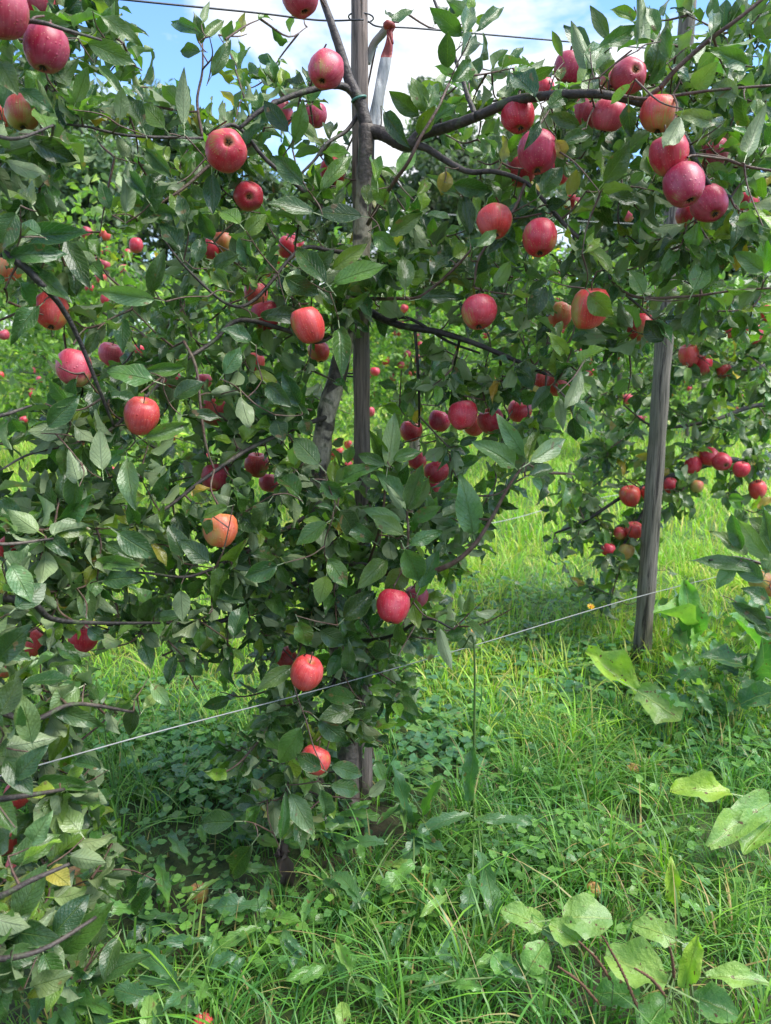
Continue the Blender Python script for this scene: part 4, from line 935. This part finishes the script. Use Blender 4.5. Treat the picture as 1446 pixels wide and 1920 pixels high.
RA = [(1291, 667, 38, 'O', 'apple highest of the trio right of the leaning stake'), (1318, 684, 34, 'R', 'apple lower right of the trio leader, right of stake'), (1358, 696, 28, 'O', 'pierced orange apple at the right end of the trio'),
      (1411, 627, 36, 'R', 'red apple near right edge beneath the long horizontal twig'), (1372, 620, 27, 'R', 'small red apple left of the one near the right edge'), (1442, 588, 32, 'R', 'red apple touching the right edge at mid height'),
      (1332, 857, 35, 'R', 'bright red apple showing its eye on the low right limb'), (1354, 866, 35, 'R', 'scarlet apple pressed against the one showing its eye'), (1390, 880, 31, 'R', 'red apple half covered by leaves right of the scarlet one'),
      (1182, 930, 39, 'O', 'largest orange red apple immediately left of the leaning stake'), (1216, 925, 28, 'O', 'apple touching the left side of the leaning stake'), (1257, 910, 25, 'R', 'narrow red apple just right of the leaning stake'),
      (1190, 994, 33, 'O', 'spotted apple left of the stake, below the largest'), (1140, 1030, 27, 'R', 'red apple at the lower left tip of the low branch'), (1174, 1035, 29, 'B', 'brownish apple at the bottom of the low branch'),
      (1300, 872, 31, 'R', 'shaded apple left of the bright one on the low limb'), (1420, 918, 33, 'O', 'apple hanging at the lower right end of the low limb'), (1307, 912, 24, 'G', 'small green apple below the low right limb'), (1163, 1000, 26, 'O', 'shaded apple among leaves left of the spotted one')]
for x, y, d, c, lb in RA: apple(x, y, d, c, lb, GR, (.1, -.5, 1) if 'eye' in lb else None, depth=.078 * F0 / max(d, 29) * .0 + 3.55 + random.uniform(0, .15))
populate(T3, G3, lambda x, y: True, 260, lambda x, y: 3.5, .8, (.065, .105), nl=(6, 10), attach=.2)
finish(T3, 300)
# --- low branches of a young tree at the right edge
yt = np.array([1.62, 2.62, 0.])
T4 = Tree(yt, 'young apple tree whose low leafy branch enters at the right edge')
T4.limb('trunk', [yt + [0, 0, -.05], yt + [.02, 0, .4], yt + [.04, 0, .8], yt + [.08, .02, 1.1]], .018, .008, M_BARK)
T4.limb('limb', [yt + [.01, 0, .45], at(1500, 1070, 2.6), at(1440, 1060, 2.5), at(1380, 1045, 2.45), at(1330, 1050, 2.42)], .008, .003, M_LIMB)
T4.limb('limb', [yt + [.01, 0, .35], at(1500, 1170, 2.6), at(1450, 1160, 2.5), at(1400, 1150, 2.45)], .008, .003, M_LIMB)
for ln in "1440 1050 1385 975 40 G|1450 1040 1430 955 40 G|1400 1040 1340 990 34 G|1430 1090 1370 1045 36 G|1425 1068 1297 1040 32 G|1395 1140 1435 1170 34 D|1370 1130 1440 1190 30 D|1445 1000 1410 970 34 G|1380 1060 1340 1100 30 G|1440 1130 1400 1100 34 D|1450 1200 1410 1150 36 D|1390 1030 1375 960 30 M|1435 1075 1460 1010 36 G".split('|'):
    p = ln.split(); hero(T4, *map(float, p[:5]), p[5], off=0, depth=2.4)
apple(1424, 1088, 42, 'B', 'brown orange apple under the low wire at the right edge', 'apples at the right edge', depth=2.55)
apple(1446, 1098, 42, 'Y', 'orange apple half out of the frame beside the brownish one', 'apples at the right edge', depth=2.62)
finish(T4, 60)

# ------------------------------------------------------------------ rows of trees behind
def row_tree(seed, n_leaf, scale_leaf, hgt=2.45):
    """mesh data of a spindle tree: trunk, limbs, foliage"""
    rs = random.Random(seed); rg = np.random.default_rng(seed)
    P = smooth_path([(0, 0, -.05), (rs.uniform(-.05, .05), 0, .6), (rs.uniform(-.06, .06), 0, 1.3), (0, 0, hgt - .1)], 5)
    tr = tube(P, np.linspace(.035, .01, len(P)), 8, .06); limbs = []; nodes = []
    for k in range(17):
        z = .55 + (hgt - .75) * k / 16; a = rs.uniform(0, 6.28); L = rs.uniform(.55, 1.0) * (1.05 - .45 * k / 16)
        b = np.array([0, 0, z]); e = b + np.array([math.cos(a) * L, math.sin(a) * L, rs.uniform(-.15, .25)])
        Q = smooth_path([b, (b + e) / 2 + [0, 0, rs.uniform(.0, .12)], e], 5); limbs.append(tube(Q, np.linspace(.012, .004, len(Q)), 5, 0)); nodes += list(Q[3:])
    nodes += [np.array([rs.uniform(-.1, .1), rs.uniform(-.1, .1), hgt + rs.uniform(-.2, .2)]) for _ in range(8)]
    items = []
    for k in range(n_leaf // 6):
        c = nodes[rs.randrange(len(nodes))] + rg.normal(0, .13, 3); 
        for _ in range(6):
            d = rg.normal(0, 1, 3) + [0, 0, -.1]; L = rs.uniform(.06, .095) * scale_leaf; nn = rg.normal(0, .5, 3) + [0, 0, 1]
            cc = leafcol(rs.choice([None, None, 'L', 'M'])); items.append((frame(c + rg.normal(0, .06, 3), d, nn, L), rs.randrange(4), (cc[0] * 1.75, cc[1] * 1.6, cc[2] * 1.4)))  # tint lifted so the leaf colour carries the pale haze of distance
    g = LGF; Vs, Fs, Ts, Us = [], [], [], []; o = 0
    for gi in range(4):
        sub = [it for it in items if it[1] == gi]; Ms = np.array([it[0] for it in sub]); n_ = len(sub); nv = len(g[gi][0])
        Vs.append((np.einsum('nij,vj->nvi', Ms[:, :3, :3], g[gi][0]) + Ms[:, None, :3, 3]).reshape(-1, 3)); Fs.append((g[gi][1][None] + (np.arange(n_) * nv)[:, None, None] + o).reshape(-1, 4)); o += n_ * nv
        Ts.append(np.repeat(np.array([it[2] for it in sub]), nv, axis=0)); Us.append(np.tile(g[gi][2], (n_, 1)))
    fol = mesh('foliage', np.concatenate(Vs), np.concatenate(Fs), M_LEAF_FAR, True, tint=np.concatenate(Ts), uv=np.concatenate(Us))
    lb = [mesh('limb', q[0], q[1], M_LIMB) for q in limbs]
    return mesh('trunk', tr[0], tr[1], M_BARK), lb, fol, nodes
ROWT = [row_tree(100 + i_, 3000, 1.0) for i_ in range(4)]
FART = [row_tree(200 + i_, 1500, 1.55, 2.6) for i_ in range(3)]
PV, PF = tube(np.array([(0, 0, z) for z in np.linspace(-.05, 2.6, 8)]), .035, 10, .03); POSTM = mesh('wooden_stake', PV, PF, M_POST2)
SMALL = AM[0]
def place_row(pos, var, rot, sc, label, group, far, napple, gapple, lapple):
    tr, lb, fol, nodes = (FART if far else ROWT)[var]
    r = empty('apple_tree', (pos[0], pos[1], 0)); r.rotation_euler = (0, 0, rot); r.scale = (sc, sc, sc); tag(r, label, 'tree', group)
    link('trunk', tr, r); 
    for q in lb: link('limb', q, r)
    f = link('foliage', fol, r); f['kind'] = 'stuff'
    M = Matrix.Translation((pos[0], pos[1], 0)) @ Matrix.Rotation(rot, 4, 'Z') @ Matrix.Scale(sc, 4)
    for _ in range(napple):
        for tries in range(30):
            nd = nodes[random.randrange(len(nodes))] + rng.normal(0, .08, 3); w = M @ Vector(nd)
            if (Vector((0, 0, 1.5)) - w).length < (Vector((0, 0, 1.5)) - Vector((pos[0], pos[1], w.z))).length - .15: break
        x, y, d = proj(np.array(w))
        if not (0 < x < W0 and 0 < y < H0): continue
        apple(x, y, .074 * F0 / d, random.choice('RRPO'), lapple, gapple, depth=d, parts=False)
B2 = P0 + 3.85 * Nn
def stk(p, label, group):
    o = link('wooden_stake', POSTM, None, (p[0], p[1], 0)); o.scale = (1, 1, .76); o.rotation_euler = (random.uniform(-.03, .03), random.uniform(-.03, .03), random.uniform(0, 6)); tag(o, label, 'stake', group)
L2 = {-1.0: 'leftmost tree of the second row, cut by the left edge', .8: 'second row tree with a pair of dark posts, left background', 2.25: 'second row tree right of the left background pair of posts', 3.85: 'second row tree behind the middle stake',
      5.6: 'second row tree in the gap right of the middle stake', 7.5: 'second row tree with dark foot at the shaded grass edge', 9.4: 'second row tree behind the leaning stake', 11.3: 'second row tree at the far right'}
for k, (t, lb) in enumerate(L2.items()):
    p = B2 + U * t; place_row(p, k % 4, random.uniform(0, 6.28), random.uniform(.84, .94), lb, 'apple trees of the second row', False, 16, 'small apples in the ' + lb, 'small red apple in the ' + lb)
for t, lb in ((.75, 'slim grey stake beside the left background trunk'), (3.75, 'pale stake rising in the gap right of the middle stake'), (7.35, 'dark stake at the shaded grass edge'), (9.5, 'thin dark stake just right of the leaning stake')):
    p = B2 + U * t + Nn * -.12; stk(p, lb, 'stakes of the second row')
ORD = {2: 'third', 3: 'fourth', 4: 'fifth', 5: 'sixth'}
for r_ in (2, 3, 4, 5):
    Br = P0 + 3.85 * r_ * Nn
    for t in np.arange(-4, 26, 1.85):
        p = Br + U * (t + random.uniform(-.2, .2)); x = 723 + F0 * p[0] / p[1]
        if p[1] < 4 or not (-120 < x < 1560): continue
        place_row(p, random.randrange(3), random.uniform(0, 6.28), random.uniform(.84, .96), 'apple tree in the ' + ORD[r_] + ' row, seen small behind nearer rows', 'apple trees of the rear rows', True, (9 if r_ == 2 else 4 if r_ == 3 else 0), 'tiny apples in the ' + ORD[r_] + ' row', 'tiny red apple in the ' + ORD[r_] + ' row of trees')

# ------------------------------------------------------------------ woodland edge behind the orchard
def wood_tree(seed, hgt, wid, dark):
    rs = random.Random(seed); rg = np.random.default_rng(seed); mb = MB()
    P = smooth_path([(0, 0, -.2), (.1, 0, hgt * .3), (rs.uniform(-.3, .3), 0, hgt * .6), (0, 0, hgt * .95)], 4); tr = tube(P, np.linspace(.22, .04, len(P)), 8, .05)
    nodes = []; lb = []
    for k in range(16):
        z = hgt * (.22 + .7 * k / 16); a = rs.uniform(0, 6.28); L = wid * rs.uniform(.5, 1) * math.sin(math.pi * (.25 + .65 * k / 16)); b = np.array([0, 0, z]); e = b + np.array([math.cos(a) * L, math.sin(a) * L, rs.uniform(.2, 1.0)])
        Q = smooth_path([b, (b + e) / 2, e], 4); lb.append(tube(Q, np.linspace(.07, .02, len(Q)), 5)); nodes += [(q, rs.uniform(.45, .9)) for q in Q[2::2]]
    nodes.append((np.array([0, 0, hgt]), .6)); items = []
    for c, r in nodes:
        base = np.array([.12, .17, .10]) * dark * rs.uniform(.7, 1.35)  # pale grey-green; haze over the woodland is put into the leaf colour
        for _ in range(130):
            d = rg.normal(0, 1, 3); d /= np.linalg.norm(d); p = c + d * r * rs.uniform(.5, 1.05) * np.array([1, 1, .75])
            items.append((frame(p, rg.normal(0, 1, 3), d + [0, 0, .6], rs.uniform(.16, .3)), rs.randrange(4), tuple(base * rs.uniform(.7, 1.4))))
    g = LGF; Vs, Fs, Ts, Us = [], [], [], []; o = 0
    for gi in range(4):
        sub = [it for it in items if it[1] == gi]; Ms = np.array([it[0] for it in sub]); n_ = len(sub); nv = len(g[gi][0])
        Vs.append((np.einsum('nij,vj->nvi', Ms[:, :3, :3], g[gi][0]) + Ms[:, None, :3, 3]).reshape(-1, 3)); Fs.append((g[gi][1][None] + (np.arange(n_) * nv)[:, None, None] + o).reshape(-1, 4)); o += n_ * nv
        Ts.append(np.repeat(np.array([it[2] for it in sub]), nv, axis=0)); Us.append(np.tile(g[gi][2], (n_, 1)))
    return mesh('trunk', tr[0], tr[1], M_LIMB), [mesh('limb', q[0], q[1], M_LIMB) for q in lb], mesh('crown', np.concatenate(Vs), np.concatenate(Fs), M_LEAF_FAR, True, tint=np.concatenate(Ts), uv=np.concatenate(Us))
WT = [wood_tree(300, 8.0, 2.8, 1.0), wood_tree(301, 9.0, 3.0, .8), wood_tree(302, 7.0, 2.6, 1.2)]
for k, (px, dist, sc) in enumerate([(-40, 27, .95), (90, 30, 1.02), (200, 26, .82), (330, 32, 1.0), (440, 29, .9), (560, 33, 1.05), (680, 30, .95), (790, 28, .98), (880, 31, 1.1), (960, 27, .95), (1060, 33, 1.1), (1160, 29, .9), (1260, 34, 1.05), (1360, 30, 1.0), (1450, 28, 1.1), (1540, 31, 1.1), (140, 38, 1.2), (860, 40, 1.25), (500, 40, 1.2), (1200, 42, 1.3)]):
    if px < 420: sc *= 1.28
    if px > 700: sc *= 1.08
    tr, lb, cr = WT[k % 3]; x = (px - 723) / F0 * dist
    r = empty('woodland_tree', (x, dist, 0)); r.rotation_euler = (0, 0, random.uniform(0, 6)); r.scale = (sc, sc, sc)
    tag(r, 'dark leafy tree of the woodland edge behind the orchard', 'tree', 'woodland trees behind the orchard')
    link('trunk', tr, r); link('crown', cr, r)
    for q in lb: link('limb', q, r)

# ------------------------------------------------------------------ weeds in the foreground
def gleaf(root, x0, y0, x1, y1, w, z, col, meshes, dz=.03, name='leaf', ratio=.6, lift=.0):
    zl = .035 if meshes is LMD else .035
    B = ground(x0, y0, z + zl); Tp = ground(x1, y1, z + zl + dz); v = Tp - B; L = np.linalg.norm(v); dep = proj((B + Tp) / 2)[2]
    view = CO - B; view /= np.linalg.norm(view); nrm = np.array([0, 0, 1.]) * .9 + view * .8 + rng.normal(0, .12, 3)
    lat = np.cross(v / L, view / np.linalg.norm(view)); wr = max(.4, min(2.2, (w * dep / F0) / (L * ratio)))
    M = frame(B, v, nrm, L, wr, 1.0); o = link(name, meshes[random.randrange(len(meshes))], root); MM = Matrix(M.tolist()); MM.translation -= root.location; o.matrix_basis = MM
    j = random.uniform(.9, 1.1); o.color = (col[0] * j, col[1] * j, col[2] * j, 1); return B
def plant(name, x, y, label, cat, leaves, meshes, ratio=.6, group=None, stalk=True):
    g = ground(x, y); root = empty(name, (g[0], g[1], 0)); tag(root, label, cat, group); mb = MB()
    for (x0, y0, x1, y1, w, z, col, dz) in leaves:
        B = gleaf(root, x0, y0, x1, y1, w, z, col, meshes, dz, 'leaf', ratio)
        a = np.array([g[0], g[1], 0]); v = B - a
        if np.linalg.norm(v) > .02: mb.add(tube(smooth_path([a, a + v * .5 + [0, 0, .04], B], 4), .0026, 5))
    if mb.V and stalk: mb.build('stalk', M_STEM, root, np.array([g[0], g[1], 0]))
    return root
YG, LGc, MG, DG = (.30, .46, .06), (.24, .39, .09), (.14, .31, .06), (.085, .20, .07)
plant('dock_plant', 1400, 1560, 'broad dock plant with three pale spotted leaves at the right edge', 'plant', [(1368, 1487, 1260, 1470, 52, .10, YG, .03), (1446, 1505, 1337, 1567, 60, .14, LGc, .0), (1450, 1540, 1392, 1602, 62, .10, LGc, -.02)], LMD)
plant('dock_plant', 1215, 1310, 'dock plant with two yellow green leaves at the foot of the leaning stake', 'plant', [(1197, 1300, 1098, 1222, 52, .08, YG, .10), (1196, 1296, 1278, 1350, 70, .14, LGc, -.06)], LMD)
plant('dock_plant', 1110, 1760, 'large dock plant with puckered light green leaves, lower right', 'plant', [(1056, 1722, 1152, 1714, 78, .15, LGc, .02), (1086, 1768, 1030, 1732, 48, .12, LGc, .02), (1018, 1740, 942, 1696, 46, .11, LGc, .04), (990, 1822, 1024, 1764, 54, .08, MG, .05)], LMD)
plant('dock_plant', 1280, 1830, 'dock plant with a holed broad leaf lying across seed spikes', 'plant', [(1250, 1846, 1135, 1790, 78, .13, LGc, .0), (1268, 1762, 1186, 1724, 50, .14, LGc, .02), (1285, 1850, 1306, 1764, 36, .10, YG, .12), (1325, 1832, 1448, 1830, 42, .13, LGc, .02), (1200, 1870, 1110, 1850, 60, .06, MG, .0), (1300, 1870, 1390, 1900, 60, .07, MG, .0), (1250, 1880, 1200, 1930, 60, .07, MG, .0)], LMD)
plant('dock_plant', 1300, 1270, 'dark upright dock plants massed under the right edge branch', 'plant', [(1405, 1290, 1430, 1180, 56, .12, DG, .3), (1340, 1310, 1250, 1260, 46, .12, DG, .1), (1390, 1320, 1446, 1290, 50, .14, DG, .1), (1300, 1210, 1290, 1090, 46, .14, MG, .3), (1420, 1260, 1330, 1215, 52, .2, DG, .12), (1300, 1190, 1250, 1110, 34, .15, LGc, .3), (1430, 1240, 1400, 1130, 46, .2, MG, .3)], LMD)
plant('dock_plant', 1265, 1690, 'single upright bright dock leaf in the right grass', 'plant', [(1258, 1692, 1262, 1620, 28, .06, YG, .12)], LMD)
plant('sow_thistle', 890, 1540, 'tall sow thistle with toothed bluish leaves right of the trunk', 'plant', [(880, 1528, 770, 1546, 36, .10, DG, .02), (890, 1537, 1002, 1532, 30, .10, DG, .02), (902, 1598, 932, 1722, 42, .08, DG, -.03), (886, 1640, 874, 1716, 38, .08, DG, -.03), (880, 1500, 885, 1400, 36, .10, DG, .18)], LMT, .34)
plant('sow_thistle', 775, 1560, 'lobed rosette with glossy arching leaves at the stake foot', 'plant', [(768, 1542, 748, 1440, 34, .05, DG, .2), (792, 1532, 812, 1468, 26, .05, MG, .16), (776, 1618, 710, 1672, 42, .09, MG, -.02), (672, 1692, 630, 1608, 42, .08, DG, .05), (802, 1556, 754, 1612, 34, .09, DG, -.02), (720, 1580, 640, 1570, 34, .07, DG, .02)], LMT, .34)
plant('dandelion', 470, 1720, 'flat dandelion rosette left of the withered hanging leaf', 'plant', [(500, 1700, 390, 1690, 44, .08, DG, .03), (480, 1740, 370, 1790, 40, .07, MG, .0), (330, 1840, 250, 1760, 44, .07, DG, .03), (300, 1880, 210, 1850, 50, .06, DG, .03), (180, 1900, 100, 1850, 44, .06, MG, .03), (270, 1960, 285, 1850, 36, .06, LGc, .06)], LMT, .34)
plant('plantain', 645, 1925, 'small pale plantain leaves at the bottom edge', 'plant', [(645, 1925, 640, 1872, 28, .07, LGc, .02), (955, 1830, 925, 1790, 40, .07, MG, .02), (660, 1830, 630, 1765, 18, .07, LGc, .03)], LMD)
# extra lobed weed leaves through the foreground
ex = []
for _ in range(60):
    x = random.uniform(380, 1010); y = random.uniform(1480, 1850); a = random.uniform(0, 6.28); l = random.uniform(50, 90); ex.append((x, y, x + l * math.cos(a), y + l * .6 * math.sin(a), random.uniform(14, 28), random.uniform(.03, .08), random.choice([DG, MG, MG, DG, LGc]), .03))
plant('creeping_weed', 700, 1640, 'low creeping weed with narrow lobed leaves around the tree foot', 'plant', ex, LMT, .34, stalk=False)
ex = []
for _ in range(46):
    x = random.uniform(1250, 1460); y = random.uniform(1130, 1340); a = random.uniform(.6, 2.6); l = random.uniform(40, 85); ex.append((x, y, x + l * math.cos(a), y - l * .8 * math.sin(a), random.uniform(18, 34), random.uniform(.06, .26), random.choice([DG, DG, MG, (.05, .12, .05), LGc]), random.uniform(-.05, .12)))
plant('nettle_plant', 1370, 1300, 'dense dark leafy weeds crowding round the dock stems at the right edge', 'plant', ex, LMT, .34, stalk=False)
ex = []
for _ in range(40):
    x = random.uniform(60, 420); y = random.uniform(1560, 1900); a = random.uniform(0, 6.28); l = random.uniform(60, 110); ex.append((x, y, x + l * math.cos(a), y + l * .6 * math.sin(a), random.uniform(20, 38), random.uniform(.03, .10), random.choice([DG, DG, MG, (.05, .12, .05)]), random.uniform(0, .06)))
plant('broadleaf_weed', 230, 1720, 'patch of dark glossy weed leaves under the low left branches', 'plant', ex, LMT, .34, stalk=False)
# sow thistle stem
g = ground(885, 1545); mb = MB(); mb.add(tube(smooth_path([g, g + [0, 0, .3], g + [-.01, 0, .62], at(868, 1215, proj(g)[2] - .08)], 6), np.linspace(.005, .002, 19), 6))
tag(mb.build('thistle_stem', M_STEM, None), 'thin upright green weed stem rising toward the orange flower', 'plant')

def flower(p, r, mat, label, up=(0, -.5, 1), npet=8):
    root = empty('yellow_flower', p); tag(root, label, 'flower', 'yellow flowers'); ax = Vector(up).normalized().to_track_quat('Z', 'Y').to_matrix()
    for k in range(npet):
        a = 2 * math.pi * k / npet; V = [ax @ Vector((math.cos(a + b) * r * q, math.sin(a + b) * r * q, z * r)) for b, q, z in ((-.2, .2, 0), (.2, .2, 0), (.3, .8, .25), (0, 1.05, .2), (-.3, .8, .25))]
        link('petal', mesh('petal', [tuple(v) for v in V], [(0, 1, 2, 3, 4)], mat), root)
    V, F_ = tube([ax @ Vector((0, 0, -r * .1)), ax @ Vector((0, 0, r * .3))], r * .28, 8); link('flower_head', mesh('flower_head', V, F_, M_ORPETAL), root)
    if p[2] > .03:
        V, F_ = tube(smooth_path([(0, 0, 0), (.01, 0, -p[2] * .5), (.02, .01, -p[2])], 4), .0016, 5); link('stem', mesh('stem', V, F_, M_STEM), root)
for x, y, d, mt, lb in ((1108, 1138, 3.55, M_PETAL, 'yellow flower in the open grass left of the leaning stake'), (889, 1185, 2.75, M_ORPETAL, 'orange flower head just above the low wire'), (190, 1321, 2.45, M_PETAL, 'small yellow bud on the left beneath the dark branch'), (570, 1398, 2.55, M_PETAL, 'tiny yellow flower touching the lowest apple')):
    flower(at(x, y, d), .013 * d / 2.6, mt, lb)
# fallen apples, rotting leaves
for x, y, d, c, lb in ((372, 1676, 34, 'B', 'rotting windfall apple on bare soil below the tree'), (1112, 1670, 26, 'B', 'small windfall apple above the puckered dock leaf'), (1186, 1446, 22, 'B', 'orange windfall half hidden in the long right grass'), (380, 1922, 36, 'O', 'windfall apple cut by the bottom picture edge')):
    g = ground(x, y, .03); dep = proj(g)[2]; apple(x, y, d * 1.15, c, lb, 'fallen apples in the grass', depth=dep, loc=g)
# withered hanging leaf
P = smooth_path([at(540, 1480, 2.1), at(533, 1540, 2.08), at(530, 1580, 2.08)], 4); mb = MB(); mb.add(tube(P, .0014, 5))
tagr = empty('withered_leaf', at(530, 1580, 2.08)); tag(tagr, 'withered brown leaf cluster hanging from the lowest twig', 'dead leaf'); loc = np.array(tagr.location)
mb.build('stalk', M_DEAD, tagr, loc)
for (x0, y0, x1, y1, w) in ((530, 1575, 527, 1628, .05), (533, 1600, 545, 1690, .03), (538, 1590, 520, 1610, .03)):
    g_ = LG[2]; B = at(x0, y0, 2.08); v = at(x1, y1, 2.07) - B; M = frame(B, v, np.array([.3, -1, .1]), np.linalg.norm(v), .55, 2.5)
    V = (M[:3, :3] @ g_[0].T).T + M[:3, 3] + rng.normal(0, .0035, g_[0].shape) - loc; link('dry_blade', mesh('dry_blade', V, g_[1], M_DEAD), tagr)
# plantain seed spikes and dry stalks
def spike(x0, y0, x1, y1, z0, z1, label, mat=M_SEED, r=.0036):
    z0 += .06; z1 += .07; a = ground(x0, y0, z0); b = ground(x1, y1, z1); root = empty('seed_spike', a); tag(root, label, 'seed spike', 'brown plantain seed spikes')
    P = smooth_path([a, (a + b) / 2 + [0, 0, .01], b], 22); n_ = len(P); mb = MB(); mb.add(tube(P, [r * (.3 if i_ < 4 else 1) * (1 - .4 * i_ / n_) * (1.2 if i_ % 2 else .65) for i_ in range(n_)], 8, .35)); mb.build('spike', mat, root, a)
    mb = MB(); mb.add(tube(smooth_path([[a[0], a[1] , 0], a], 3), .0016, 5)); mb.build('stem', M_STEM, root, a)
spike(1200, 1900, 1130, 1755, .05, .24, 'long brown seed spike crossing the holed dock leaf'); spike(1125, 1885, 1046, 1812, .06, .2, 'brown seed spike nearest the bottom left of the docks')
spike(1150, 1845, 1085, 1765, .08, .2, 'greenish brown seed spike left of the puckered leaf stalk'); spike(1265, 1840, 1255, 1775, .1, .2, 'short upright seed spike between the right dock leaves'); spike(1250, 1870, 1190, 1815, .09, .19, 'seed spike lying over the midrib of the holed leaf')
def straw(x0, y0, x1, y1, z1, label, r=.0013):
    a = ground(x0, y0, 0); b = ground(x1, y1, z1); P = smooth_path([a, (a + b) / 2 + [0, 0, .02], b], 6); mb = MB(); mb.add(tube(P, np.linspace(r, r * .6, len(P)), 5)); tag(mb.build('dry_stalk', M_STRAW, None), label, 'grass stalk')
straw(930, 1935, 834, 1665, .26, 'long straw coloured grass stalk leaning left in the foreground'); straw(1010, 1690, 960, 1600, .2, 'short dry stalk beside the sow thistle'); straw(700, 1660, 760, 1560, .15, 'dry stalk bent toward the stake foot')
